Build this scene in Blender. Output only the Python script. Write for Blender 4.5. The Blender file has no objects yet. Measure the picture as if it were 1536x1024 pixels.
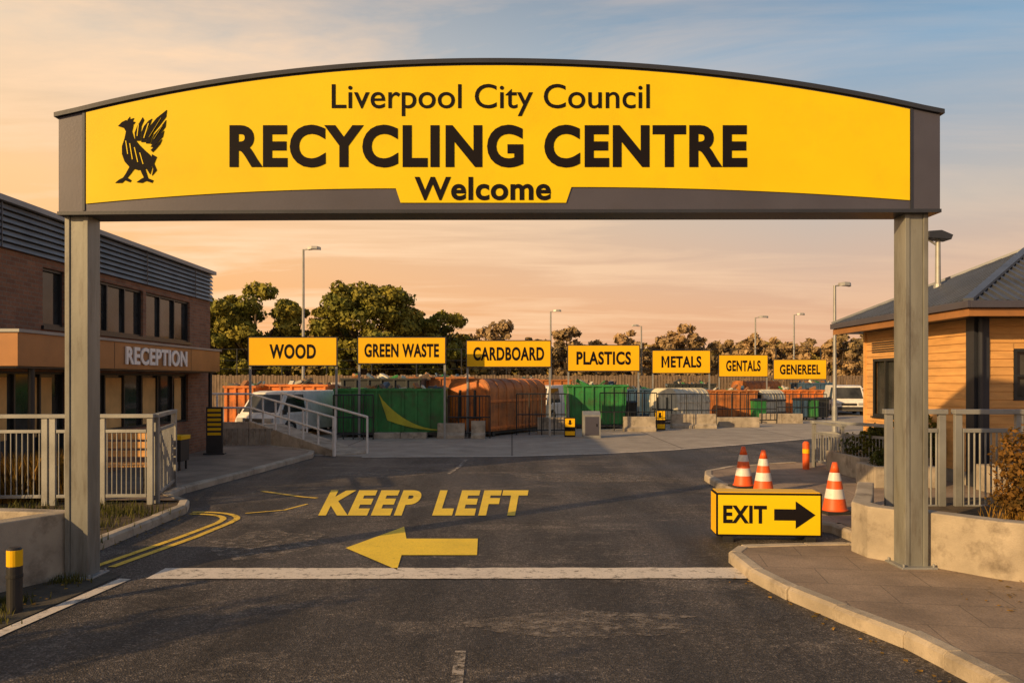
import bpy, math, random
import numpy as np
from mathutils import Vector, Matrix
random.seed(7); rng=np.random.default_rng(7)
scene=bpy.context.scene
H=2.0; F=1200.0
def gx(px,Y): return (px-768)*Y/F
def gz(py,Y): return H-(py-570)*Y/F

# ---------------------------------------------------------------- materials
def nn(nt,t,**k):
    n=nt.nodes.new(t)
    for a,b in k.items(): setattr(n,a,b)
    return n
def base(name):
    m=bpy.data.materials.new(name); m.use_nodes=True
    nt=m.node_tree; b=nt.nodes['Principled BSDF']
    return m,nt,b
def noise(nt,scale,detail=4,coord='Object',rough=0.55,stretch=None):
    tc=nn(nt,'ShaderNodeTexCoord'); n=nn(nt,'ShaderNodeTexNoise')
    n.inputs['Scale'].default_value=scale; n.inputs['Detail'].default_value=detail
    n.inputs['Roughness'].default_value=rough
    if stretch:
        mp=nn(nt,'ShaderNodeMapping'); mp.inputs['Scale'].default_value=stretch
        nt.links.new(tc.outputs[coord],mp.inputs[0]); nt.links.new(mp.outputs[0],n.inputs['Vector'])
    else: nt.links.new(tc.outputs[coord],n.inputs['Vector'])
    return n.outputs['Fac']
def ramp(nt,fac,stops):
    r=nn(nt,'ShaderNodeValToRGB'); e=r.color_ramp.elements
    while len(e)<len(stops): e.new(0.5)
    for i,(p,c) in enumerate(stops):
        e[i].position=p; e[i].color=(c[0],c[1],c[2],1) if hasattr(c,'__len__') else (c,c,c,1)
    nt.links.new(fac,r.inputs[0]); return r.outputs[0]
def mix(nt,fac,a,b,mode='MIX'):
    m=nn(nt,'ShaderNodeMix'); m.data_type='RGBA'; m.blend_type=mode
    for i,v in ((0,fac),(6,a),(7,b)):
        if hasattr(v,'is_output'): nt.links.new(v,m.inputs[i])
        elif i==0: m.inputs[0].default_value=v
        else: m.inputs[i].default_value=(v[0],v[1],v[2],1)
    return m.outputs[2]
def bump(nt,b,h,strength=0.3,dist=0.02):
    n=nn(nt,'ShaderNodeBump'); n.inputs['Strength'].default_value=strength; n.inputs['Distance'].default_value=dist
    nt.links.new(h,n.inputs['Height']); nt.links.new(n.outputs[0],b.inputs['Normal'])
def mat(name,col,rough=0.6,metal=0.0,var=0.25,scale=3.0,bs=0.15,dirt=0.0,stretch=None,fine=40,spec=0.5):
    m,nt,b=base(name)
    f=noise(nt,scale,5,stretch=stretch)
    lo=[c*(1-var) for c in col]; hi=[min(1,c*(1+var)) for c in col]
    c=ramp(nt,f,[(0.3,lo),(0.7,hi)])
    if dirt>0:
        d=noise(nt,scale*0.7+1.3,8,rough=0.7,stretch=stretch)
        dm=ramp(nt,d,[(0.5,0.0),(0.72,dirt)])
        c=mix(nt,dm,c,(0.07,0.05,0.035))
    nt.links.new(c,b.inputs['Base Color'])
    b.inputs['Roughness'].default_value=rough; b.inputs['Metallic'].default_value=metal
    b.inputs['Specular IOR Level'].default_value=spec
    if bs: bump(nt,b,noise(nt,fine,3),bs,0.01)
    return m

M={}
M['steel']=mat('galvanised_steel',(0.30,0.31,0.31),0.5,0.35,0.2,2,0.1,0.3)
M['post']=mat('post_paint',(0.21,0.215,0.20),0.42,0.15,0.2,2,0.08,0.6,stretch=(3,3,0.6))
M['frame']=mat('sign_frame_grey',(0.075,0.075,0.105),0.4,0.2,0.12,1.5,0.05,0.15)
M['framedark']=mat('sign_frame_dark',(0.035,0.04,0.055),0.4,0.3,0.15,2,0.05)
M['yellow']=mat('sign_yellow',(0.80,0.60,0.004),0.5,0,0.06,0.8,0.03,0.08,spec=0.25)
M['yellow2']=mat('small_sign_yellow',(0.87,0.50,0.006),0.5,0,0.06,0.8,0.0,0.05,spec=0.25)
M['ink']=mat('letter_black',(0.008,0.006,0.008),0.7,0,0.1,3,0.0,spec=0.15)
M['white']=mat('white_paint',(0.74,0.72,0.68),0.45,0,0.12,3,0.05,0.35)
M['letterwhite']=mat('white_letter',(0.9,0.89,0.87),0.4,0,0.03,3,0.0)
M['concrete']=mat('concrete',(0.38,0.33,0.26),0.85,0,0.28,2.2,0.5,0.75,fine=60)
M['concrete2']=mat('kerb_concrete',(0.42,0.36,0.28),0.85,0,0.3,1.7,0.6,0.7,fine=70)
M['black']=mat('black_plastic',(0.02,0.02,0.022),0.5,0,0.2,5,0.05)
M['rubber']=mat('rubber',(0.025,0.024,0.024),0.85,0,0.2,5,0.1)
M['orange']=mat('cone_orange',(0.80,0.12,0.02),0.5,0,0.12,6,0.05,0.3)
M['skip_orange']=mat('skip_orange',(0.60,0.18,0.035),0.55,0.0,0.3,1.6,0.15,0.95)
M['skip_rust']=mat('skip_rust',(0.40,0.14,0.035),0.6,0.0,0.4,1.6,0.2,0.95)
M['skip_green']=mat('skip_green',(0.025,0.20,0.05),0.5,0.0,0.35,1.6,0.15,0.8)
M['skip_lime']=mat('skip_lime',(0.48,0.47,0.03),0.5,0.0,0.2,1.5,0.1,0.3)
M['skip_cream']=mat('skip_cream',(0.62,0.59,0.47),0.5,0.0,0.15,1.2,0.1,0.7)
M['skip_dark']=mat('skip_dark',(0.03,0.035,0.035),0.55,0,0.3,2,0.1)
M['skip_blue']=mat('skip_blue',(0.04,0.09,0.16),0.5,0,0.3,2,0.1,0.4)
M['brown']=mat('canopy_bronze',(0.34,0.155,0.05),0.42,0.15,0.2,1.2,0.05,0.3)
M['cladding']=mat('grey_cladding',(0.25,0.26,0.27),0.45,0.3,0.15,1.5,0.05,0.15)
M['darkframe']=mat('window_frame',(0.025,0.028,0.032),0.4,0.2,0.1,3,0.0)
M['timber']=mat('timber_board',(0.19,0.135,0.09),0.8,0,0.45,2.2,0.3,0.4,stretch=(4,4,0.6))
M['siding']=mat('timber_siding',(0.66,0.36,0.125),0.7,0,0.2,1.6,0.15,0.12,stretch=(0.9,0.9,6))
M['roof']=mat('roof_metal',(0.12,0.135,0.17),0.42,0.45,0.2,1.3,0.05,0.2)
M['bark']=mat('bark',(0.08,0.055,0.035),0.9,0,0.3,3,0.5)
M['soil']=mat('soil',(0.08,0.055,0.03),0.95,0,0.5,6,0.8,0.3)
M['warm_panel']=mat('warm_glow_panel',(0.65,0.40,0.15),0.8,0,0.2,2,0.0)  # tan colour stands in for warm interior light in the windows
M['lampw']=mat('lamp_head',(0.35,0.35,0.34),0.4,0.2,0.1,3,0)

def glass(name,col=(0.035,0.037,0.037),rough=0.08):
    m,nt,b=base(name)
    f=noise(nt,1.1,4); c=ramp(nt,f,[(0.35,[x*0.4 for x in col]),(0.7,[x*2.0 for x in col])])
    nt.links.new(c,b.inputs['Base Color']); b.inputs['Roughness'].default_value=rough
    b.inputs['Specular IOR Level'].default_value=0.5; b.inputs['IOR'].default_value=1.42
    bump(nt,b,noise(nt,0.9,2),0.12,0.05)
    return m
M['glass']=glass('window_glass')

def brick_mat(name,c1,c2,mortar,sc=1.0,bw=0.225,rh=0.075,ms=0.008,offset=0.5,flat=False,rough=0.85,var=0.4,rot=0,bs=0.3):
    m,nt,b=base(name)
    tc=nn(nt,'ShaderNodeTexCoord')
    v=tc.outputs['Object']
    if not flat:
        s=nn(nt,'ShaderNodeSeparateXYZ'); nt.links.new(v,s.inputs[0])
        a=nn(nt,'ShaderNodeMath',operation='ADD'); nt.links.new(s.outputs[0],a.inputs[0]); nt.links.new(s.outputs[1],a.inputs[1])
        c=nn(nt,'ShaderNodeCombineXYZ'); nt.links.new(a.outputs[0],c.inputs[0]); nt.links.new(s.outputs[2],c.inputs[1]); v=c.outputs[0]
    elif rot:
        mp=nn(nt,'ShaderNodeMapping'); mp.inputs['Rotation'].default_value=(0,0,rot); nt.links.new(v,mp.inputs[0]); v=mp.outputs[0]
    t=nn(nt,'ShaderNodeTexBrick'); t.offset=offset
    nt.links.new(v,t.inputs['Vector'])
    t.inputs['Scale'].default_value=sc; t.inputs['Brick Width'].default_value=bw; t.inputs['Row Height'].default_value=rh
    t.inputs['Mortar Size'].default_value=ms; t.inputs['Mortar Smooth'].default_value=0.2
    t.inputs['Color1'].default_value=(*c1,1); t.inputs['Color2'].default_value=(*c2,1); t.inputs['Mortar'].default_value=(*mortar,1)
    f=noise(nt,1.3,7,rough=0.65); g=ramp(nt,f,[(0.3,1-var),(0.7,1.0)])
    c=mix(nt,1.0,t.outputs['Color'],g,'MULTIPLY')
    f2=noise(nt,45,4); g2=ramp(nt,f2,[(0.3,0.72),(0.7,1.05)])
    c=mix(nt,1.0,c,g2,'MULTIPLY')
    nt.links.new(c,b.inputs['Base Color']); b.inputs['Roughness'].default_value=rough
    bump(nt,b,f2,bs,0.01)
    return m
M['brick']=brick_mat('brick',(0.42,0.19,0.10),(0.29,0.125,0.07),(0.30,0.23,0.16))
M['paving']=brick_mat('paving_slabs',(0.44,0.33,0.24),(0.40,0.30,0.22),(0.24,0.185,0.135),bw=0.9,rh=0.6,ms=0.006,flat=True,var=0.55,rot=0.15,bs=0.7)
M['pad']=brick_mat('concrete_pad',(0.50,0.44,0.37),(0.44,0.39,0.33),(0.2,0.17,0.14),bw=5,rh=4,ms=0.03,offset=0,flat=True,var=0.4)

def asphalt():
    m,nt,b=base('asphalt')
    f=noise(nt,0.35,8,rough=0.65)
    c=ramp(nt,f,[(0.3,(0.044,0.040,0.040)),(0.55,(0.076,0.066,0.060)),(0.75,(0.125,0.104,0.088))])
    w=noise(nt,0.8,5,stretch=(1.6,0.22,1)); ww=ramp(nt,w,[(0.40,0.55),(0.7,1.55)])
    c=mix(nt,1.0,c,ww,'MULTIPLY')
    p=noise(nt,0.55,12,rough=0.80,stretch=(0.7,1.3,1)); pm=ramp(nt,p,[(0.52,0.0),(0.67,0.8)])
    c=mix(nt,pm,c,(0.23,0.195,0.165))
    tc=nn(nt,'ShaderNodeTexCoord'); v=nn(nt,'ShaderNodeTexVoronoi'); v.inputs['Scale'].default_value=75
    nt.links.new(tc.outputs['Object'],v.inputs['Vector'])
    sp=nn(nt,'ShaderNodeSeparateColor'); nt.links.new(v.outputs['Color'],sp.inputs[0])
    am=ramp(nt,sp.outputs[0],[(0.0,0.45),(0.65,0.9),(0.86,1.5),(1.0,2.6)])
    c=mix(nt,1.0,c,am,'MULTIPLY')
    g=noise(nt,14,6,rough=0.75); gm=ramp(nt,g,[(0.35,0.6),(0.65,1.35)]); c=mix(nt,1.0,c,gm,'MULTIPLY')
    v2=nn(nt,'ShaderNodeTexVoronoi'); v2.feature='DISTANCE_TO_EDGE'; v2.inputs['Scale'].default_value=0.33
    nz=nn(nt,'ShaderNodeTexNoise'); nz.inputs['Scale'].default_value=1.6; nz.inputs['Detail'].default_value=6
    nt.links.new(tc.outputs['Object'],nz.inputs['Vector'])
    mm=nn(nt,'ShaderNodeVectorMath',operation='MULTIPLY_ADD'); mm.inputs[1].default_value=(0.9,0.9,0)
    nt.links.new(nz.outputs['Color'],mm.inputs[0]); nt.links.new(tc.outputs['Object'],mm.inputs[2])
    nt.links.new(mm.outputs[0],v2.inputs['Vector'])
    cr=ramp(nt,v2.outputs['Distance'],[(0.0,0.35),(0.007,1.0)])
    c=mix(nt,0.8,c,cr,'MULTIPLY')
    nt.links.new(c,b.inputs['Base Color'])
    r=ramp(nt,f,[(0.3,0.5),(0.7,0.8)]); nt.links.new(r,b.inputs['Roughness'])
    b.inputs['Specular IOR Level'].default_value=0.4
    bump(nt,b,v.outputs['Distance'],0.8,0.012)
    return m
M['asphalt']=asphalt()
def paint(name,col,wear=0.5):
    """worn thermoplastic paint: where it has worn away the asphalt below shows"""
    m,nt,b=base(name)
    f=noise(nt,7,12,rough=0.82); k=ramp(nt,f,[(0.50+0.12*(1-wear),0.0),(0.62+0.12*(1-wear),0.95)])
    g=noise(nt,1.2,4); cc=ramp(nt,g,[(0.3,[x*0.85 for x in col]),(0.6,col)])
    g2=noise(nt,60,3); gg=ramp(nt,g2,[(0.3,0.8),(0.55,1.0)]); cc=mix(nt,1.0,cc,gg,'MULTIPLY')
    nt.links.new(cc,b.inputs['Base Color']); b.inputs['Roughness'].default_value=0.65
    bump(nt,b,noise(nt,90,3),0.35,0.01)
    tr=nn(nt,'ShaderNodeBsdfTransparent'); ms=nn(nt,'ShaderNodeMixShader'); out=nt.nodes['Material Output']
    nt.links.new(k,ms.inputs[0]); nt.links.new(b.outputs[0],ms.inputs[1]); nt.links.new(tr.outputs[0],ms.inputs[2]); nt.links.new(ms.outputs[0],out.inputs[0])
    return m
M['pyellow']=paint('road_paint_yellow',(1.0,0.70,0.03),0.15)
M['pyellow2']=paint('road_paint_yellow_worn',(0.90,0.60,0.06),0.8)
M['pwhite']=paint('road_paint_white',(0.78,0.70,0.60),0.8)
M['pwhite2']=paint('road_paint_faint',(0.42,0.37,0.32),1.5)
M['scuff']=paint('dried_cement_scuff',(0.24,0.205,0.175),1.75)

def leafmat(name,dark,light,nscale=0.35,trans=True):
    m,nt,b=base(name)
    f=noise(nt,nscale,4); c=ramp(nt,f,[(0.35,dark),(0.65,light)])
    f2=noise(nt,nscale*9,2); g=ramp(nt,f2,[(0.3,0.55),(0.7,1.35)])
    c=mix(nt,1.0,c,g,'MULTIPLY')
    nt.links.new(c,b.inputs['Base Color']); b.inputs['Roughness'].default_value=0.7
    b.inputs['Specular IOR Level'].default_value=0.2
    if trans:
        tr=nn(nt,'ShaderNodeBsdfTranslucent'); nt.links.new(c,tr.inputs[0])
        ms=nn(nt,'ShaderNodeMixShader'); ms.inputs[0].default_value=0.3
        out=nt.nodes['Material Output']
        nt.links.new(b.outputs[0],ms.inputs[1]); nt.links.new(tr.outputs[0],ms.inputs[2]); nt.links.new(ms.outputs[0],out.inputs[0])
    return m
M['leaf']=leafmat('leaf_green',(0.11,0.125,0.02),(0.31,0.26,0.04),trans=False)
M['leaf2']=leafmat('leaf_autumn',(0.15,0.13,0.035),(0.33,0.22,0.055),trans=False)
M['leafhaze']=leafmat('leaf_far_haze',(0.24,0.18,0.09),(0.42,0.28,0.14),0.2,trans=False)  # leaf colour lightened and browned to paint in distance haze
M['shrub']=leafmat('shrub_leaf',(0.06,0.08,0.015),(0.17,0.16,0.03),2.0)
M['shrub2']=leafmat('dry_shrub_leaf',(0.08,0.06,0.015),(0.32,0.15,0.03),2.5)
M['grass']=leafmat('dry_grass',(0.16,0.11,0.02),(0.55,0.30,0.05),2.0)
M['weed']=leafmat('weed',(0.05,0.06,0.015),(0.14,0.13,0.03),4.0)

# ---------------------------------------------------------------- mesh builder
class B:
    def __init__(s): s.v=[]; s.f=[]; s.m=[]; s.mats=[]
    def mi(s,m):
        m=M[m] if isinstance(m,str) else m
        if m not in s.mats: s.mats.append(m)
        return s.mats.index(m)
    def add(s,vs,fs,m):
        o=len(s.v); s.v+= [tuple(v) for v in vs]; k=s.mi(m)
        for f in fs: s.f.append([i+o for i in f]); s.m.append(k)
        return s
    def box(s,a,b,m):
        x0,x1=sorted((a[0],b[0])); y0,y1=sorted((a[1],b[1])); z0,z1=sorted((a[2],b[2]))
        vs=[(x0,y0,z0),(x1,y0,z0),(x1,y1,z0),(x0,y1,z0),(x0,y0,z1),(x1,y0,z1),(x1,y1,z1),(x0,y1,z1)]
        return s.add(vs,[(0,3,2,1),(4,5,6,7),(0,1,5,4),(1,2,6,5),(2,3,7,6),(3,0,4,7)],m)
    def bar(s,p,q,w,h,m):
        p=Vector(p);q=Vector(q);d=(q-p).normalized()
        up=Vector((0,0,1)) if abs(d.z)<0.95 else Vector((0,1,0))
        r=d.cross(up).normalized(); u=r.cross(d)
        vs=[]
        for c in (p,q):
            for a,b_ in ((-1,-1),(1,-1),(1,1),(-1,1)): vs.append(c+r*a*w/2+u*b_*h/2)
        return s.add(vs,[(0,1,2,3),(7,6,5,4),(0,4,5,1),(1,5,6,2),(2,6,7,3),(3,7,4,0)],m)
    def cyl(s,p,q,r0,r1,m,n=10,cap=True):
        p=Vector(p);q=Vector(q);d=(q-p).normalized()
        up=Vector((0,0,1)) if abs(d.z)<0.95 else Vector((0,1,0))
        r=d.cross(up).normalized(); u=r.cross(d); vs=[]
        for c,rr in ((p,r0),(q,r1)):
            for i in range(n):
                t=2*math.pi*i/n; vs.append(c+r*math.cos(t)*rr+u*math.sin(t)*rr)
        fs=[(i,(i+1)%n,n+(i+1)%n,n+i) for i in range(n)]
        if cap: fs+= [tuple(range(n))[::-1],tuple(range(n,2*n))]
        return s.add(vs,fs,m)
    def prism(s,poly,ax,a,b,m):
        n=len(poly); vs=[]
        for t in (a,b):
            for p in poly:
                q=list(p); q.insert(ax,t); vs.append(tuple(q))
        fs=[tuple(range(n)),tuple(range(n,2*n))[::-1]]+[(i,i+n,(i+1)%n+n,(i+1)%n) for i in range(n)]
        return s.add(vs,fs,m)
    def obj(s,name,loc=(0,0,0),rz=0,parent=None,bevel=0,smooth=False):
        me=bpy.data.meshes.new(name); me.from_pydata(s.v,[],s.f)
        for m in s.mats: me.materials.append(m)
        for p,k in zip(me.polygons,s.m): p.material_index=k; p.use_smooth=smooth
        import bmesh
        bm=bmesh.new(); bm.from_mesh(me); bmesh.ops.recalc_face_normals(bm,faces=bm.faces); bm.to_mesh(me); bm.free()
        o=bpy.data.objects.new(name,me); scene.collection.objects.link(o)
        o.location=loc; o.rotation_euler=(0,0,rz)
        if parent: o.parent=parent
        if bevel:
            bv=o.modifiers.new('bevel','BEVEL'); bv.width=bevel; bv.segments=2; bv.limit_method='ANGLE'; bv.angle_limit=math.radians(50)
        return o
def empty(name,loc=(0,0,0)):
    o=bpy.data.objects.new(name,None); o.location=loc; scene.collection.objects.link(o); return o
def sheet(name,poly,z,m,parent=None):
    b=B(); b.add([(p[0],p[1],z) for p in poly],[tuple(range(len(poly)))],m)
    o=b.obj(name,parent=parent)
    if o.data.polygons[0].normal.z<0: o.data.flip_normals()
    return o

# ---------------------------------------------------------------- text
def text_data(s,bold=0.0,shear=0.0,ext=0.0,space=1.0):
    cu=bpy.data.curves.new('t','FONT'); cu.body=s; cu.size=1; cu.offset=bold; cu.shear=shear; cu.extrude=ext
    cu.space_character=space; cu.resolution_u=5
    o=bpy.data.objects.new('t',cu); scene.collection.objects.link(o)
    bpy.context.view_layer.update()
    dg=bpy.context.evaluated_depsgraph_get(); me=bpy.data.meshes.new_from_object(o.evaluated_get(dg))
    vs=np.array([v.co[:] for v in me.vertices]); fs=[tuple(p.vertices) for p in me.polygons]
    bpy.data.objects.remove(o); bpy.data.meshes.remove(me)
    mn=vs.min(0);mx=vs.max(0)
    vs[:,0]=(vs[:,0]-mn[0])/(mx[0]-mn[0]); vs[:,1]=(vs[:,1]-mn[1])/(mx[1]-mn[1]); vs[:,2]=vs[:,2]-mn[2]
    return vs,fs
def text_obj(name,s,quad,m,parent=None,bold=0.0,shear=0,depth=0.006,space=1.0):
    """quad = BL,BR,TR,TL world corners"""
    vs,fs=text_data(s,bold,shear,0.5 if depth else 0,space)
    BL,BR,TR,TL=[Vector(q) for q in quad]
    n=(BR-BL).cross(TL-BL).normalized()
    out=[]
    for u,v,w in vs:
        p=(BL*(1-u)+BR*u)*(1-v)+(TL*(1-u)+TR*u)*v
        out.append(tuple(p+n*w*depth))
    b=B(); b.add(out,fs,m); o=b.obj(name)
    if parent: o.parent=parent; o.matrix_parent_inverse=Matrix.Translation(-parent.location)
    return o

# ---------------------------------------------------------------- GROUND
sheet('ground',[(-1500,-400),(1500,-400),(1500,3000),(-1500,3000)],-0.02,mat('ground_earth',(0.10,0.085,0.045),0.95,0,0.4,0.3,0.3))
sheet('asphalt_road',[(-14,-12),(14,-12),(60,10),(60,60),(-30,60),(-30,10)],0.0,'asphalt')
PF=[(-5,21.2),(-3.9,20.9),(-0.14,21.05),(2.3,21.8),(4.4,22.9),(7.2,25),(10,27.3),(13,29.5),(22,34)]
pad=[(-12,21.3)]+PF+[(34,36),(34,57),(-24,57),(-24,21.3)]
sheet('concrete_yard',pad,0.004,'pad')

def kerb(name,pts,w=0.14,h=0.125,L=0.85):
    pts=[Vector(p) for p in pts]; b=B(); acc=[pts[0]]
    for p,q in zip(pts,pts[1:]):
        d=(q-p).length; n=max(1,round(d/L))
        for i in range(1,n+1): acc.append(p.lerp(q,i/n))
    for p,q in zip(acc,acc[1:]):
        d=(q-p).normalized(); g=0.004
        hh=h+random.uniform(-0.005,0.005)
        nrm=Vector((-d.y,d.x)); j=nrm*random.uniform(-0.008,0.008)
        a=p+d*g+j;c=q-d*g+j
        r=Vector((d.y,-d.x))
        prof=[(-w/2,-0.05),(w/2,-0.05),(w/2,h-0.03),(w/2-0.03,hh),(-w/2,hh)]
        vs=[]
        for e in (a,c):
            for o_,z in prof: vs.append((e.x+r.x*o_,e.y+r.y*o_,z))
        n=5
        b.add(vs,[tuple(range(n)),tuple(range(n,2*n))[::-1]]+[(i,i+n,(i+1)%n+n,(i+1)%n) for i in range(n)],'concrete2')
    return b.obj(name,bevel=0.008)

# right pavement foreground
RK=[(3.2,2.0),(3.15,3.5),(3.05,5.1),(2.92,6.0),(2.68,6.7),(2.5,7.3),(2.38,8.0),(2.38,8.8),(2.55,9.1),(3.3,9.2),(4.3,9.25)]
kerb('kerb',[(p[0]+0.07,p[1]) for p in RK][::-1],L=0.6)
sheet('pavement',[(p[0]+0.1,p[1]) for p in RK]+[(4.35,10.6),(3.95,10.8),(14,11),(14,2)],0.112,'paving')
RK2=[(6.5,18.4),(4.9,17.6),(4.1,16.7),(3.9,15.9),(3.85,14.8),(3.9,13),(3.95,10.8),(4.25,10.5),(4.3,9.25)]
kerb('kerb',RK2,L=0.8)
sheet('pavement',[(p[0]+0.04,p[1]) for p in RK2[:-2]]+[(14,11.01),(14,18.4)],0.111,'paving')
# left pavement
LK=[(-4.78,8.5),(-4.92,9.4),(-4.95,12.0),(-5.15,12.6),(-5.75,13.3),(-5.85,14.2),(-5.55,17),(-5.2,20.6),(-5.35,21.4),(-6.3,22.4),(-8,24.0)]
kerb('kerb',LK)
sheet('pavement',[(p[0]-0.04,p[1]) for p in LK[3:]]+[(-9,25),(-12,25),(-12,12.6)],0.112,'paving')
sheet('planting_bed',[(-4.82,8.5),(-4.96,9.4),(-5.0,12.0),(-5.19,12.58),(-12,12.58),(-12,8.0),(-5,8.0)],0.09,'soil')
sheet('verge',[(-4.1,2),(-4.12,6.4),(-4.0,8.2),(-4.75,8.7),(-12,8.7),(-12,2)],0.006,mat('verge_dirt',(0.07,0.06,0.045),0.95,0,0.4,5,0.7))

# markings
def mark(name,poly,m,z=0.008): return sheet(name,poly,z,m)
def ragged(x0,x1,y0,y1,sl,step=0.12,j=0.012):
    n=int((x1-x0)/step); lo=[];up=[]
    for i in range(n+1):
        x=x0+(x1-x0)*i/n; s=sl*(x-x0); lo.append((x,y0+s+random.uniform(-j,j))); up.append((x,y1+s+random.uniform(-j,j)))
    return lo+up[::-1]
mark('stop_line',ragged(-3.68,2.44,8.04,8.50,0.003),'pwhite')
mark('edge_line',[(-4.12,3.0),(-4.0,3.0),(-3.98,6.3),(-3.82,8.02),(-3.95,8.05),(-4.1,6.3)],'pwhite',0.0085)
mark('arrow_marking',[(-1.98,9.52),(-1.21,8.42),(-1.26,9.13),(-0.40,9.13),(-0.43,10.08),(-1.33,10.08),(-1.47,10.9)][::-1],'pyellow')
text_obj('keep_left_marking','KEEP LEFT',[(-2.86,11.8,0.008),(0.20,11.8,0.008),(0.30,14.5,0.008),(-3.30,14.5,0.008)],'pyellow',bold=0.05,shear=0.04,depth=0,space=1.18)
def blob(cx,cy,rx,ry,n=26):
    return [(cx+rx*(1+random.uniform(-.25,.25))*math.cos(2*math.pi*i/n),cy+ry*(1+random.uniform(-.25,.25))*math.sin(2*math.pi*i/n)) for i in range(n)]
mark('road_patch',blob(-3.0,9.8,0.7,0.8),'scuff',0.004); mark('road_patch',blob(-3.1,12.3,0.5,0.7),'scuff',0.004); mark('road_patch',blob(-2.7,17.2,0.9,0.8),'scuff',0.004); mark('road_patch',blob(1.6,16.5,1.4,0.9),'scuff',0.004)
mark('road_patch',blob(0.6,6.6,0.9,0.35),'scuff',0.004)
def strip(name,pts,w,m,z=0.008):
    pts=[Vector(p) for p in pts]; L=[];R=[]
    for i,p in enumerate(pts):
        d=(pts[min(i+1,len(pts)-1)]-pts[max(i-1,0)]).normalized(); n=Vector((-d.y,d.x))*w/2
        L.append(p+n);R.append(p-n)
    b=B()
    vs=[(p.x,p.y,z) for p in L]+[(p.x,p.y,z) for p in R]; n=len(pts)
    b.add(vs,[(i,i+n,i+1+n,i+1) for i in range(n-1)],m)
    return b.obj(name)
def yl(off):
    pts=[(-4.47+off,8.55),(-4.22+off,10.2),(-4.12+off*0.9,11.2)]
    c=Vector((-4.75,11.35)); r=0.62+off
    for i in range(1,9):
        t=math.radians(0+i*12); pts.append((c.x+r*math.cos(t),c.y+r*0.95*math.sin(t)))
    return pts
strip('yellow_line',yl(0.0),0.09,'pyellow2'); strip('yellow_line',yl(0.19),0.09,'pyellow2')
strip('yellow_line',[(-4.5,14.4),(-3.6,13.7),(-3.3,13.55)],0.09,'pyellow2')
strip('yellow_line',[(-4.0,12.0),(-3.5,12.3),(-3.3,12.9)],0.06,'pyellow2')
strip('centre_line',[(-0.36,3),(-0.38,4.0),(-0.36,5.1),(-0.38,5.9)],0.08,'pwhite2')
strip('centre_line',[(-1.35,17),(-1.22,18.4),(-1.15,20.2)],0.08,'pwhite2')
strip('edge_line',[(p[0],p[1]-0.12) for p in PF[1:]],0.13,'pwhite',0.009)

# ---------------------------------------------------------------- ENTRANCE ARCH
GY=8.0; S=150.0
def sx(px): return (px-768)/S
def sz(py): return H-(py-570)/S
arch=empty('entrance_arch_sign',(0,GY,0))
def arc_y(px,yl_,yc,yr,xc=735,x0=88,x1=1410):
    if px<xc:
        t=(px-xc)/(x0-xc); return yc+(yl_-yc)*t*t*(0.9+0.1*abs(t))
    t=(px-xc)/(x1-xc); return yc+(yr-yc)*t*t*(0.9+0.1*abs(t))
N=48
xs=[88+(1410-88)*i/N for i in range(N+1)]
top=[(sx(x),sz(arc_y(x,177,96,172))) for x in xs]
def boty(x): return 315+ (318-315)*((735-x)/647)**2 if x<735 else 315-1*((x-735)/675)
bot=[(sx(x),sz(boty(x))) for x in xs]
b=B(); 
def strip_body(b,top,bot,y0,y1,m):
    n=len(top); vs=[(p[0],y0,p[1]) for p in top]+[(p[0],y0,p[1]) for p in bot]+[(p[0],y1,p[1]) for p in top]+[(p[0],y1,p[1]) for p in bot]
    fs=[]
    for i in range(n-1):
        fs+=[(i,i+1,n+i+1,n+i),(2*n+i,3*n+i,3*n+i+1,2*n+i+1),(i,2*n+i,2*n+i+1,i+1),(n+i,n+i+1,3*n+i+1,3*n+i)]
    fs+=[(0,n,3*n,2*n),(n-1,3*n-1,4*n-1,2*n-1)]
    b.add(vs,fs,m)
strip_body(b,top,bot,0.0,0.30,'frame')
b.obj('sign_body',parent=arch)
b=B()
t2=[(p[0],p[1]+0.045) for p in top]; t2[0]=(t2[0][0]-0.03,t2[0][1]); t2[-1]=(t2[-1][0]+0.03,t2[-1][1])
t3=[(p[0],p[1]+0.001) for p in top]; t3[0]=(t3[0][0]-0.03,t3[0][1]); t3[-1]=(t3[-1][0]+0.03,t3[-1][1])
strip_body(b,t2,t3,-0.035,0.335,'framedark')
b0=[(p[0],p[1]-0.001) for p in bot]; b1=[(p[0],p[1]-0.035) for p in bot]
strip_body(b,b0,b1,-0.03,0.33,'framedark')
for px in (126,1367):
    x=sx(px); b.box((x-0.012,-0.010,sz(316)),(x+0.012,0.0,sz(arc_y(px,177,96,172))),'framedark')
b.obj('sign_rim',parent=arch)
def panel_bot(px):
    if 601<=px<=849: return 304.5
    if px<601: t=(px-130)/(596-130); return 306-23*(1-(1-t)**2.0) if t>0 else 306
    t=(1367-px)/(1367-856); return 301-20*(1-(1-t)**2.0)
pxs=[130+ (594-130)*i/18 for i in range(19)]+[601,606]+[640,700,760,810]+[843,849]+[857+(1364-857)*i/18 for i in range(19)]
tp=[(sx(x),sz(arc_y(x,177,96,172)+3)) for x in pxs]; bp=[(sx(x),sz(panel_bot(x))) for x in pxs]
b=B(); strip_body(b,tp,bp,-0.012,0.0,'yellow'); b.obj('yellow_panel',parent=arch)
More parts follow.
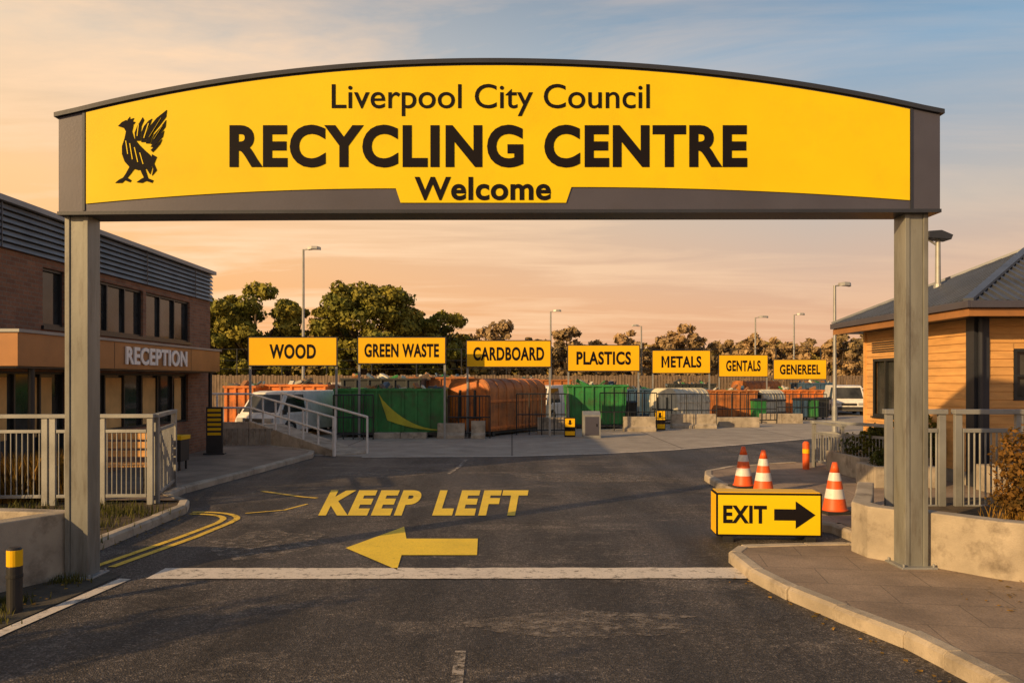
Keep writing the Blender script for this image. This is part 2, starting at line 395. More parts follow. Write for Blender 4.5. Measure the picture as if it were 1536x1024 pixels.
def face_text(name,s,x0,x1,y0,y1,m,par,Y,bold,sc=S,space=1.0,depth=0.005,shear=0):
    q=[((x0-768)/sc,Y,H-(y1-570)/sc),((x1-768)/sc,Y,H-(y1-570)/sc),((x1-768)/sc,Y,H-(y0-570)/sc),((x0-768)/sc,Y,H-(y0-570)/sc)]
    return text_obj(name,s,q,m,par,bold=bold,space=space,depth=depth,shear=shear)
face_text('council_text','Liverpool City Council',498,974,127,175,'ink',arch,GY-0.0125,0.004,space=1.0)
face_text('recycling_centre_text','RECYCLING CENTRE',345,1120,188,252,'ink',arch,GY-0.0125,0.038,space=1.09)
face_text('welcome_text','Welcome',622,826,266,301,'ink',arch,GY-0.0125,0.026,space=1.06)
polys=[
 [(178,190),(184,184),(190,181),(197,183),(201,189),(199,198),(202,208),(210,218),(218,226),(226,233),(231,242),(229,250),(220,254),(208,256),(196,252),(188,243),(184,232),(184,220),(188,208),(190,198),(187,193)],
 [(192,181),(196,176),(196,180),(202,178),(200,183),(204,184),(201,188)],
 [(204,212),(203,200),(207,190),(212,182),(215,177),(217,181),(213,190),(212,200),(212,212)],
 [(213,214),(213,200),(217,190),(224,182),(229,179),(226,188),(221,196),(219,214)],
 [(220,216),(221,200),(226,190),(236,178),(251,166),(250,176),(241,188),(231,200),(226,216)],
 [(227,217),(232,203),(241,193),(250,181),(249,191),(241,202),(233,217)],
 [(227,221),(236,208),(247,197),(245,206),(237,215),(231,222)],
 [(227,226),(236,217),(244,210),(241,217),(235,224),(230,229)],
 [(229,232),(236,236),(232,246),(236,256),(229,264),(231,254),(227,246)],
 [(224,246),(229,252),(226,262),(221,254)],
 [(196,250),(203,253),(197,261),(192,267),(198,271),(196,274),(188,271),(184,275),(174,275),(180,270),(186,267),(190,261)],
 [(211,254),(218,252),(221,262),(223,268),(231,271),(229,275),(220,272),(214,275),(206,274),(213,269),(217,267),(214,261)],
]
b=B()
for i,pl in enumerate(polys):
    b.prism([(sx(x),sz(y)) for x,y in pl],1,-0.0125,-0.017-i*0.0002,'ink')
for (x0,y0,x1,y1) in [(190,212,193,232),(196,216,200,240),(203,222,208,244),(211,230,216,247),(207,205,209,188),(217,208,224,186),(225,207,243,178),(232,210,245,190)]:
    b.bar((sx(x0),-0.0205,sz(y0)),(sx(x1),-0.0205,sz(y1)),0.009,0.002,'yellow')
b.obj('bird_emblem',parent=arch)
for nm,px in (('post_a',120),('post_b',1370)):
    x=(px-768)*8.12/F; b=B(); w=0.118
    b.box((x-w,0.05,0.02),(x-w+0.05,0.29,sz(318)),'post')
    b.box((x+w-0.05,0.05,0.02),(x+w,0.29,sz(318)),'post')
    b.box((x-w+0.05,0.062,0.02),(x+w-0.05,0.278,sz(318)),'post')
    b.box((x-0.18,-0.02,0.0 if px<700 else 0.1),(x+0.18,0.36,0.022 if px<700 else 0.13),'steel')
    for ax in (-0.15,0.15):
        for ay in (0.01,0.33): b.cyl((x+ax,ay,0.0),(x+ax,ay,0.05 if px<700 else 0.16),0.014,0.014,'steel',6)
    b.obj(nm,parent=arch,bevel=0.006)

# ---------------------------------------------------------------- LEFT BUILDING
rb=empty('reception_building',(-8.3,16,0))
def P(o,par):
    o.parent=par; o.matrix_parent_inverse=Matrix.Translation(-par.location); return o
XW=-8.3; Ya=12.3; Yb=22.0; XB=-15
b=B()
def wallx(b,x,thick,ya,yb,za,zb,holes,m):
    ys=sorted({ya,yb}|{h[0] for h in holes}|{h[1] for h in holes}); zs=sorted({za,zb}|{h[2] for h in holes}|{h[3] for h in holes})
    for y0,y1 in zip(ys,ys[1:]):
        for z0,z1 in zip(zs,zs[1:]):
            cy=(y0+y1)/2; cz=(z0+z1)/2
            if any(h[0]<cy<h[1] and h[2]<cz<h[3] for h in holes): continue
            b.box((x-thick,y0,z0),(x,y1,z1),m)
uph=[(14.15,14.85,2.97,4.0),(15.75,18.0,2.97,4.0),(18.15,20.6,2.97,4.0)]
loh=[(12.7,14.9,0.15,2.15),(15.6,20.5,0.95,2.15)]
wallx(b,XW,0.3,Ya,Yb,0.0,4.15,uph+loh,'brick')
b.box((XB,Yb-0.3,0),(XW-0.3,Yb,4.15),'brick'); b.box((XB,Ya,0),(XW-0.3,Ya+0.3,4.15),'brick'); b.box((XB-0.3,Ya,0),(XB,Yb,4.15),'brick')
P(b.obj('brick_walls'),rb)
b=B()
b.box((XB-0.3,Ya-0.05,4.15),(XW-0.06,Yb+0.02,4.9),'framedark')
nz=7
for i in range(nz):
    z=4.16+i*0.105
    b.prism([(XW-0.05,z),(XW+0.07,z),(XW+0.02,z+0.085),(XW-0.05,z+0.085)],1,Ya-0.05,Yb+0.05,'cladding')
    b.prism([(Yb+0.02,z),(Yb+0.12,z),(Yb+0.07,z+0.085),(Yb+0.02,z+0.085)],0,XB,XW-0.051,'cladding')
b.box((XB-0.35,Ya-0.15,4.9),(XW+0.12,Yb+0.15,4.99),'cladding')
for y in (12.9,15.3,18.05,20.8): b.box((XW+0.071,y-0.012,4.16),(XW+0.08,y+0.012,4.88),'framedark')
P(b.obj('roof_cladding'),rb)
b=B(); g=B()
def windowx(y0,y1,z0,z1,n,x=XW,trans=None):
    g.box((x-0.12,y0,z0),(x-0.11,y1,z1),'glass')
    f=0.045
    b.box((x-0.13,y0,z0),(x-0.05,y1,z0+f),'darkframe'); b.box((x-0.13,y0,z1-f),(x-0.05,y1,z1),'darkframe')
    for i in range(n+1):
        y=y0+(y1-y0)*i/n; y=min(max(y,y0+f/2),y1-f/2)
        b.box((x-0.129,y-f/2,z0+f),(x-0.051,y+f/2,z1-f),'darkframe')
for h,n in zip(uph,(1,3,3)): windowx(*h,n)
windowx(*loh[0],3); windowx(*loh[1],6)
b.box((XW-0.02,15.7,2.90),(XW+0.05,20.65,2.968),'darkframe'); b.box((XW-0.02,14.1,2.90),(XW+0.05,14.9,2.968),'darkframe')
for (y0,y1) in ((16.5,17.2),(18.2,18.9),(19.9,20.3),(12.8,13.3),(14.0,14.6)):  # tan panels added to paint the warm interior glow into the windows
    g.box((XW-0.105,y0,1.0),(XW-0.10,y1,2.05),'warm_panel')
P(b.obj('window_frames'),rb); P(g.obj('window_glazing'),rb)
b=B()
XC=-7.6
b.box((XW,Ya,2.22),(XC,20.8,2.74),'brown')
b.box((XW,Ya-0.03,2.74),(XC+0.04,20.84,2.79),'cladding')
b.box((XW+0.002,20.8,2.22),(XC-0.25,21.4,2.74),'brown')
for y in (13.7,15.3,18.95): b.box((XC+0.001,y-0.006,2.23),(XC+0.004,y+0.006,2.73),'darkframe')
b.box((XW+0.05,Ya+0.05,2.19),(XC-0.05,20.7,2.219),'framedark')
for y in (12.9,20.55): b.cyl((XC-0.15,y,0.1),(XC-0.15,y,2.19),0.05,0.05,'darkframe',10)
P(b.obj('canopy',bevel=0.006),rb)
text_obj('reception_lettering','RECEPTION',[(XC+0.006,15.7,2.31),(XC+0.006,18.65,2.31),(XC+0.006,18.65,2.67),(XC+0.006,15.7,2.67)],'letterwhite',rb,bold=0.03,depth=0.03,space=1.08)

# ---------------------------------------------------------------- RIGHT BUILDING
kb=empty('site_office',(11,16,0))
b=B(); X0=8.2; Y0=14.2; Y1=18.6; ZE=3.1
holes=[(17.05,18.1,1.25,2.42)]
wallx(b,X0+0.2,0.18,Y0+0.02,Y1,0,ZE,holes,'siding')
bd=B()
z=0.35
while z<ZE:
    z1=min(z+0.138,ZE)
    segs=[(Y0,Y1)]
    if z1>1.25 and z<2.42: segs=[(Y0,17.0),(18.15,Y1)]
    for s0,s1 in segs:
        bd.prism([(X0+0.0,z),(X0+0.02,z),(X0+0.02,z1-0.006),(X0+0.006,z1-0.003)],1,s0,s1,'siding')
    z+=0.145
fh=(8.95,10.3,1.7,2.5)
z=0.35
while z<ZE:
    z1=min(z+0.138,ZE); segs=[(X0+0.25,16)]
    if z1>fh[2]-0.05 and z<fh[3]+0.05: segs=[(X0+0.25,fh[0]-0.06),(fh[1]+0.06,16)]
    for s0,s1 in segs: bd.prism([(Y0-0.02,z),(Y0,z),(Y0,z1-0.006),(Y0-0.014,z1-0.003)],0,s0,s1,'siding')
    z+=0.145
P(bd.obj('siding_boards'),kb)
b.box((X0+0.2,Y0,0),(fh[0],Y0+0.18,ZE),'siding'); b.box((fh[1],Y0,0),(16,Y0+0.18,ZE),'siding')
b.box((fh[0],Y0,0),(fh[1],Y0+0.18,fh[2]),'siding'); b.box((fh[0],Y0,fh[3]),(fh[1],Y0+0.18,ZE),'siding')
b.box((X0+0.2,Y1-0.18,0),(16,Y1-0.001,ZE),'siding'); b.box((15.8,Y0+0.18,0),(16,Y1-0.18,ZE),'siding')
P(b.obj('walls'),kb)
b=B(); b.box((X0-0.03,Y0-0.05,0),(X0+0.245,Y0+0.015,ZE),'framedark'); b.box((X0-0.03,Y0+0.015,0),(X0-0.001,Y0+0.2,ZE),'framedark')
b.box((X0-0.02,Y0+0.2,0.0),(X0+0.018,Y1,0.345),'concrete'); b.box((X0+0.25,Y0-0.03,0.0),(16,Y0-0.001,0.345),'concrete')
b.box((X0-0.03,Y1-0.08,0.346),(X0+0.018,Y1+0.01,ZE),'siding')
P(b.obj('corner_trim'),kb)
b=B(); g=B()
y0,y1,z0,z1=holes[0]
g.box((X0+0.06,y0,z0),(X0+0.07,y1,z1),'glass')
for yy in (y0-0.03,(y0+y1)/2,y1+0.03): b.box((X0-0.01,yy-0.03,z0-0.03),(X0+0.058,yy+0.03,z1+0.03),'darkframe')
for zz in (z0-0.03,z1+0.03): b.box((X0-0.012,y0-0.06,zz-0.03),(X0+0.056,y1+0.06,zz+0.03),'darkframe')
b.box((X0-0.05,y0-0.1,z0-0.09),(X0+0.05,y1+0.1,z0-0.061),'darkframe')
g.box((fh[0],Y0+0.06,fh[2]),(fh[1],Y0+0.07,fh[3]),'glass')
for xx in (fh[0]-0.03,9.6,fh[1]+0.03): b.box((xx-0.03,Y0-0.03,fh[2]-0.03),(xx+0.03,Y0+0.058,fh[3]+0.03),'darkframe')
for zz in (fh[2]-0.03,fh[3]+0.03): b.box((fh[0]-0.06,Y0-0.032,zz-0.03),(fh[1]+0.06,Y0+0.056,zz+0.03),'darkframe')
b.box((fh[0],Y0-0.03,fh[2]+0.36),(fh[1],Y0+0.05,fh[2]+0.40),'darkframe')
for i in range(5): b.box((X0-0.02,16.1,2.62+i*0.05),(X0+0.0,18.2,2.645+i*0.05),'darkframe')
P(b.obj('window_frames'),kb); P(g.obj('window_glazing'),kb)
RX0,RX1,RY0,RY1=7.7,16.5,13.5,19.2; hz=3.33; sl=0.47; t=(RY1-RY0)/2
ap=hz+t*sl
b=B()
A=(RX0,RY0,hz);Bq=(RX1,RY0,hz);C=(RX1,RY1,hz);D=(RX0,RY1,hz);E=(RX0+t,RY0+t,ap);Fq=(RX1-t,RY0+t,ap)
b.add([A,Bq,C,D,E,Fq],[(0,1,5,4),(1,2,5),(2,3,4,5),(3,0,4),(0,3,2,1)],'roof')
y=RY0+0.1
while y<RY1-0.05:
    L=min(y-RY0,RY1-y); b.bar((RX0,y,hz+0.012),(RX0+L,y,hz+L*sl+0.012),0.05,0.045,'roof'); y+=0.19
x=RX0+0.1
while x<RX1-0.05:
    L=min(x-RX0,RX1-x,t); b.bar((x,RY0,hz+0.012),(x,RY0+L,hz+L*sl+0.012),0.05,0.045,'roof'); x+=0.19
b.bar((A[0],A[1],A[2]+0.03),(E[0],E[1],E[2]+0.03),0.16,0.05,'roof'); b.bar((D[0],D[1],D[2]+0.03),(E[0],E[1],E[2]+0.03),0.16,0.05,'roof')
b.bar((E[0],E[1],E[2]+0.03),(Fq[0],Fq[1],Fq[2]+0.03),0.18,0.05,'roof')
P(b.obj('roof'),kb)
b=B()
b.box((RX0+0.02,RY0+0.02,3.1),(RX1,RY1,hz-0.001),'framedark')
b.box((RX0-0.06,RY0-0.08,3.22),(RX0+0.0,RY1+0.02,3.34),'frame'); b.box((RX0+0.001,RY0-0.08,3.22),(RX1,RY0-0.0,3.34),'frame')
b.box((RX0,RY0,3.08),(RX0+0.019,RY1,3.215),'brown'); b.box((RX0+0.02,RY0,3.08),(RX1,RY0+0.019,3.215),'brown')
b.cyl((RX0+0.55,Y0-0.12,0.1),(RX0+0.55,Y0-0.12,3.1),0.04,0.04,'framedark',8)
P(b.obj('eaves_and_gutter',bevel=0.006),kb)

# ---------------------------------------------------------------- LAMPS
def lamp(px,ytop,Y,side=1,r=0.06,base=0,name='street_lamp',head=0.8):
    x=gx(px,Y); zt=gz(ytop,Y); b=B()
    b.cyl((0,0,base),(0,0,base+1.0),r*1.5,r*1.4,'steel',10); b.cyl((0,0,base+1.0),(0,0,zt),r,r*0.7,'steel',10)
    b.bar((0,0,zt-0.03),(side*head*0.45,0,zt+0.02),0.06,0.05,'steel')
    h=head
    vs=[]
    for k,(wx,wy,zz) in enumerate([(0.0,0.10,0),(0.35,0.17,0.03),(0.8,0.16,0.02),(1,0.08,-0.01)]):
        X=side*(h*0.3+wx*h*0.75)
        for dy,dz in ((-wy,0.0),(wy,0.0),(wy*0.8,0.13),(-wy*0.8,0.13)): vs.append((X,dy,zt+zz+dz-0.03))
    fs=[(0,1,2,3),(15,14,13,12)]
    for k in range(3):
        for j in range(4): fs.append((k*4+j,k*4+(j+1)%4,k*4+4+(j+1)%4,k*4+4+j))
    b.add(vs,fs,'lampw')
    b.obj(name,loc=(x,Y,0),rz=random.uniform(-0.15,0.15))
lamp(455,374,36,1,0.075,head=0.75)
lamp(826,467,56,1,0.075,head=0.7)
lamp(962,489,62,-1,0.075,head=0.7)
lamp(1133,476,60,1,0.075,head=0.9)
lamp(1191,472,58,1,0.075,head=0.7)
lamp(1252,428,31,1,0.075,head=0.6)
b=B(); X=9.05;Y=17.0
b.cyl((0,0,3.75),(0,0,5.0),0.06,0.05,'steel',10); b.cyl((0,0,3.75),(0,0,4.05),0.12,0.08,'steel',10)
b.prism([(-0.28,5.0),(0.2,4.96),(0.24,5.06),(0.0,5.16),(-0.28,5.14)],1,-0.17,0.17,'framedark')
b.bar((-0.2,0,4.98),(0,0,4.85),0.04,0.04,'steel')
b.obj('floodlight_mast',loc=(X,Y,0),bevel=0.01)

# ---------------------------------------------------------------- BAY SIGNS
def baysign(txt,x0,x1,y0,y1,Y,rz=0):
    xa=gx(x0,Y);xb=gx(x1,Y);za=gz(y1,Y);zb=gz(y0,Y); w=xb-xa; cx=(xa+xb)/2
    b=B()
    b.box((-w/2,0,za),(w/2,0.05,zb),'framedark')
    b.box((-w/2+0.035,-0.008,za+0.035),(w/2-0.035,-0.001,zb-0.035),'yellow2')
    for s in (-1,1): b.box((s*(w/2-0.05)-0.035,0.052,0),(s*(w/2-0.05)+0.035,0.12,zb-0.03),'steel')
    o=b.obj('bay_sign',loc=(cx,Y,0),rz=rz)
    hh=zb-za
    R=Matrix.Translation((cx,Y,0))@Matrix.Rotation(rz,4,'Z')
    tw=w*{'WOOD':0.52,'GREEN WASTE':0.84,'CARDBOARD':0.83,'PLASTICS':0.75,'METALS':0.68,'GENTALS':0.70,'GENEREEL':0.76}[txt]
    bx=-tw/2
    if txt[0]=='M':
        # the capital M is drawn as four strokes so that it stays open when bold
        mw=tw*0.20; lo=za+hh*0.25; hi=za+hh*0.75; st=mw*0.24
        mb=B(); x=bx
        mb.prism([(x,lo),(x+st,lo),(x+st,hi),(x,hi)],1,-0.0135,-0.0095,'ink')
        mb.prism([(x+mw-st,lo),(x+mw,lo),(x+mw,hi),(x+mw-st,hi)],1,-0.0135,-0.0095,'ink')
        mb.prism([(x+st,hi),(x+st,hi-0.16),(x+mw/2,lo+0.09),(x+mw/2,lo+0.26)],1,-0.0133,-0.0095,'ink')
        mb.prism([(x+mw-st,hi),(x+mw-st,hi-0.16),(x+mw/2,lo+0.09),(x+mw/2,lo+0.26)],1,-0.0132,-0.0095,'ink')
        mo=mb.obj('sign_letter'); mo.parent=o
        bx+=mw+tw*0.035; txt=txt[1:]
    q=[R@Vector(p) for p in ((bx,-0.0095,za+hh*0.25),(tw/2,-0.0095,za+hh*0.25),(tw/2,-0.0095,za+hh*0.75),(bx,-0.0095,za+hh*0.75))]
    t=text_obj('sign_text',txt,q,'ink',None,bold=0.034,depth=0.004,space=1.08)
    t.parent=o; t.matrix_parent_inverse=R.inverted()
baysign('WOOD',372,506,505,549,27.0,0)
baysign('GREEN WASTE',536,669,505,546,27.2,0.0)
baysign('CARDBOARD',699,827,510,551,28.3,0)
baysign('PLASTICS',851,960,517,557,33,0)
baysign('METALS',978,1066,525,560,41,0)
baysign('GENTALS',1078,1152,532,565,48.6,0)
baysign('GENEREEL',1160,1240,539,569,52.5,0)

# ---------------------------------------------------------------- SKIPS / CONTAINERS
def skip(name,xa,Y,w,d,h,m,rz=0,slope=0.0,ribs=7,cover=None,z0=0.18):
    b=B(); t=0.06
    o=slope
    b.prism([(0+o,z0),(w-o,z0),(w,h),(0,h)],1,0,t,m)
    b.prism([(0+o,z0),(w-o,z0),(w,h),(0,h)],1,d-t,d,m)
    b.prism([(o,z0),(o+t,z0),(t,h),(0,h)],1,t+0.001,d-t-0.001,m); b.prism([(w-o-t,z0),(w-o,z0),(w,h),(w-t,h)],1,t+0.001,d-t-0.001,m)
    b.box((o,t,z0),(w-o,d-t,z0+0.05),m)
    b.box((-0.05,-0.07,h),(w+0.05,0.05,h+0.09),m); b.box((-0.05,d-0.05,h),(w+0.05,d+0.07,h+0.09),m)
    b.box((-0.05,0.051,h),(0.06,d-0.051,h+0.09),m); b.box((w-0.06,0.051,h),(w+0.05,d-0.051,h+0.09),m)
    for i in range(ribs):
        x=o+0.08+(w-2*o-0.16)*i/(ribs-1); b.box((x-0.04,-0.06,z0+0.02),(x+0.04,-0.001,h-0.001),m)
    nr=max(3,int(d/0.5))
    for i in range(nr):
        y=0.15+(d-0.3)*i/(nr-1)
        b.bar((o-0.03,y,z0+0.02),(-0.03,y,h-0.002),0.06,0.07,m)
    b.box((o-0.001,-0.05,z0-0.1),(w-o,0.08,z0-0.001),'skip_dark'); b.box((o,d-0.1,z0-0.1),(w-o,d,z0-0.001),'skip_dark')
    for x in (o+0.35,w-o-0.35): 
        b.cyl((x,-0.03,0.1),(x,0.12,0.1),0.1,0.1,'skip_dark',10); b.cyl((x,d-0.15,0.1),(x,d,0.1),0.1,0.1,'skip_dark',10)
    for i in range(46):
        x=random.uniform(o+0.2,w-o-0.2); y=random.uniform(0.3,d-0.3); s=random.uniform(0.15,0.5)
        a=random.uniform(0,3); z=h-random.uniform(-0.1,0.3)
        b.bar((x,y,z),(x+s*math.cos(a),y+s*math.sin(a)*0.5,z+random.uniform(0,0.25)),s*0.5,s*0.3,random.choice(['timber','skip_dark','brown','skip_cream','skip_green','skip_blue']))
    if cover=='lime':
        n=14
        pl=[(0.40*w,h-0.08)]+[(w*(0.40+0.58*i/n),z0+0.10+(h-z0-0.25)*max(0,(1-(i/n)))**2.2) for i in range(1,n+1)]+[(w*(0.98-0.5*i/n),z0+0.06+0.25*(i/n)**2*(h-z0)) for i in range(1,n+1)]
        b.prism(pl,1,-0.066,-0.063,'skip_lime')
    return b.obj(name,loc=(xa,Y,0),rz=rz,bevel=0.01)
def rounded(name,loc,rz,L,W,h,m,m2,z0=0.2,ribs=8,taper=0.0):
    b=B(); r=min(0.45,W*0.3); prof=[(0,z0),(W,z0),(W,h-r)]
    for i in range(1,6): a=math.pi/2*i/6; prof.append((W-r+r*math.cos(a),h-r+r*math.sin(a)))
    prof+= [(W-r,h),(r,h)]
    for i in range(1,6): a=math.pi/2*i/6; prof.append((r-r*math.sin(a),h-r+r*math.cos(a)))
    prof.append((0,h-r))
    b.prism(prof,0,0.0,L,m)
    inn=[(W/2+(y-W/2)*0.86,z0+ (z-z0)*0.9+0.06) for y,z in prof]
    b.prism(inn,0,-0.02,-0.001,m2)
    big=[(W/2+(y-W/2)*1.022,z0+(z-z0)*1.008) for y,z in prof]
    for i in range(ribs):
        x=0.04+(L-0.16)*i/(ribs-1); b.prism(big,0,x,x+0.07,m)
    for zz in (z0+0.08,z0+(h-z0)*0.55):
        b.box((0,-0.05,zz),(L,-0.001,zz+0.09),m2); b.box((0,W+0.001,zz),(L,W+0.05,zz+0.09),m2)
    b.box((0.1,0.1,0.08),(L-0.1,0.25,z0-0.002),'skip_dark'); b.box((0.1,W-0.25,0.08),(L-0.1,W-0.1,z0-0.002),'skip_dark')
    for x in (0.4,L-0.4):
        for y in (0.05,W-0.15): b.cyl((x,y,0.11),(x,y+0.12,0.11),0.11,0.11,'skip_dark',10)
    b.box((-0.08,W*0.3,z0+0.5),(-0.021,W*0.34,h-0.4),'skip_dark'); b.box((-0.08,W*0.66,z0+0.5),(-0.021,W*0.7,h-0.4),'skip_dark')
    b.box((-0.09,W*0.15,z0+0.45),(-0.081,W*0.85,z0+0.5),'skip_dark')
    return b.obj(name,loc=loc,rz=rz,bevel=0.012)
skip('waste_skip',-6.2,28.0,3.85,2.3,1.62,'skip_green',cover='lime',ribs=9)
skip('waste_skip',gx(384,31),31,2.75,2.3,1.75,'skip_orange',ribs=7)
skip('waste_skip',gx(334,30),30.2,1.15,2.3,1.7,'skip_orange',ribs=4)
rounded('waste_container',(-0.80,28.0,0),math.radians(60),4.3,1.75,2.05,'skip_rust','skip_orange')
skip('waste_skip',gx(852,33),33,2.45,2.3,1.72,'skip_green',ribs=6,slope=0.12)
rounded('waste_container',(gx(985,36)+0.9,36,0),math.radians(35),2.2,1.7,1.62,'skip_cream','skip_cream')
skip('waste_skip',gx(1068,40),40,2.3,2.3,1.42,'skip_rust',ribs=6,slope=0.1)
rounded('waste_container',(gx(1118,41)+0.8,40.5,0),math.radians(40),2.0,1.5,1.5,'skip_cream','skip_dark')
skip('waste_skip',gx(1162,44),44,2.7,2.3,1.38,'skip_orange',ribs=7)
skip('waste_skip',gx(1010,49),49,2.6,2.3,1.7,'skip_dark',ribs=7)
skip('waste_skip',gx(938,38),38,1.3,2.0,1.5,'skip_blue',ribs=4)
skip('waste_skip',gx(512,34),34,3.4,2.2,2.0,'skip_dark',ribs=7)
skip('waste_skip',gx(610,36),36,3.0,2.2,2.05,'skip_rust',ribs=7)
rounded('waste_container',(gx(1092,50)+1.2,50,0),math.radians(20),2.6,1.7,1.95,'skip_rust','skip_rust')
skip('waste_skip',gx(1205,50),50,2.0,2.2,1.75,'skip_blue',ribs=5)
skip('waste_skip',gx(770,44),44,3.2,2.2,1.95,'skip_rust',ribs=7)
def wheelie(x,Y,m,rz=0):
    b=B()
    b.prism([(0.06,0.1),(0.52,0.1),(0.58,1.0),(0.0,1.0)],1,0,0.6,m); b.prism([(-0.04,1.0),(0.62,1.0),(0.58,1.08),(0.1,1.12),(-0.04,1.06)],1,-0.03,0.63,'black')
    for y in (0.05,0.5): b.cyl((0.5,y,0.1),(0.5,y+0.06,0.1),0.1,0.1,'rubber',12)
    b.cyl((0.64,0.05,0.98),(0.64,0.55,0.98),0.018,0.018,'black',6)
    b.obj('wheelie_bin',loc=(x,Y,0),rz=rz,bevel=0.015)
for px,Y,m,r in ((744,30,'skip_green',1.4),(762,30.5,'skip_blue',1.6),(1212,40,'skip_blue',1.5),(1228,40,'skip_green',1.3),(1244,41,'skip_dark',1.7),(955,34,'black',1.5),(1150,38.5,'skip_green',1.6)): wheelie(gx(px,Y),Y,m,r)

def barrier(x0,x1,Y,h):
    xa=gx(x0,Y);xb=gx(x1,Y); b=B(); n=max(1,int((xb-xa)/0.9)); w=(xb-xa)/n
    for i in range(n):
        b.prism([(0.0,0.0),(0.5,0),(0.5,0.12),(0.36,0.2),(0.36,h),(0.14,h),(0.14,0.2),(0.0,0.12)] if h>0.5 else [(0,0),(0.4,0),(0.37,h),(0.03,h)],0,xa+i*w+0.01,xa+(i+1)*w-0.01,'concrete')
    b.obj('concrete_barrier',loc=(0,Y,0),bevel=0.015)
for a in ((655,697,27.3,0.52),(706,728,27.3,0.6),(806,852,29.5,0.62),(936,985,31,0.58),(1008,1076,33,0.6),(1078,1140,34,0.42),(1142,1205,37,0.45),(560,640,27.4,0.2)): barrier(*a)

def railing(name,p,q,h,m='darkframe',n=6,bal=0,z0=0,r=0.025,rails=(1.0,0.55)):
    p=Vector((*p,z0)) if len(p)==2 else Vector(p); q=Vector((*q,z0)) if len(q)==2 else Vector(q); b=B()
    for i in range(n+1):
        c=p.lerp(q,i/n); b.cyl(c,c+Vector((0,0,h)),r,r,m,8)
    for k in rails: b.cyl(p+Vector((0,0,h*k)),q+Vector((0,0,h*k)),r,r,m,8)
    if bal:
        for i in range(bal):
            c=p.lerp(q,(i+0.5)/bal); b.cyl(c+Vector((0,0,h*rails[-1])),c+Vector((0,0,h*rails[0])),r*0.4,r*0.4,m,5)
    return b.obj(name)
for (x0,x1,Y,h) in ((500,560,27.0,1.5),(672,735,27.6,1.45),(775,850,29.2,1.5),(900,985,31.5,1.5),(985,1075,34.5,1.4),(1075,1165,37,1.35),(1165,1240,40,1.3)):
    railing('guard_rail',(gx(x0,Y),Y),(gx(x1,Y),Y),h,n=4,bal=14,rails=(1.0,0.5,0.12),r=0.022)

def marker(px,Y,w,h):
    b=B(); x=gx(px,Y)
    b.box((-w/2,0,0),(w/2,0.12,h),'ink'); b.box((-w/2+0.02,-0.012,h*0.52),(w/2-0.02,-0.001,h-0.03),'yellow2'); b.box((-w/2+0.02,-0.012,0.06),(w/2-0.02,-0.001,h*0.3),'yellow2')
    b.prism([(-0.1,h*0.72),(0.0,h*0.62),(0.1,h*0.72),(0.04,h*0.72),(0.04,h*0.88),(-0.04,h*0.88),(-0.04,h*0.72)],1,-0.016,-0.0125,'ink')
    b.obj('bay_marker_sign',loc=(x,Y,0),bevel=0.006)
marker(855,28.2,0.38,0.68); marker(990,32,0.44,0.8)
b=B(); b.prism([(0,0),(0.5,0),(0.5,0.92),(0.25,0.92),(0,0.8)],0,0,0.6,'steel'); b.box((0.06,-0.012,0.1),(0.54,-0.001,0.74),'frame'); b.box((0.45,-0.03,0.4),(0.48,-0.013,0.5),'ink')
b.obj('electrical_cabinet',loc=(gx(875,27.6),27.6,0),bevel=0.01)

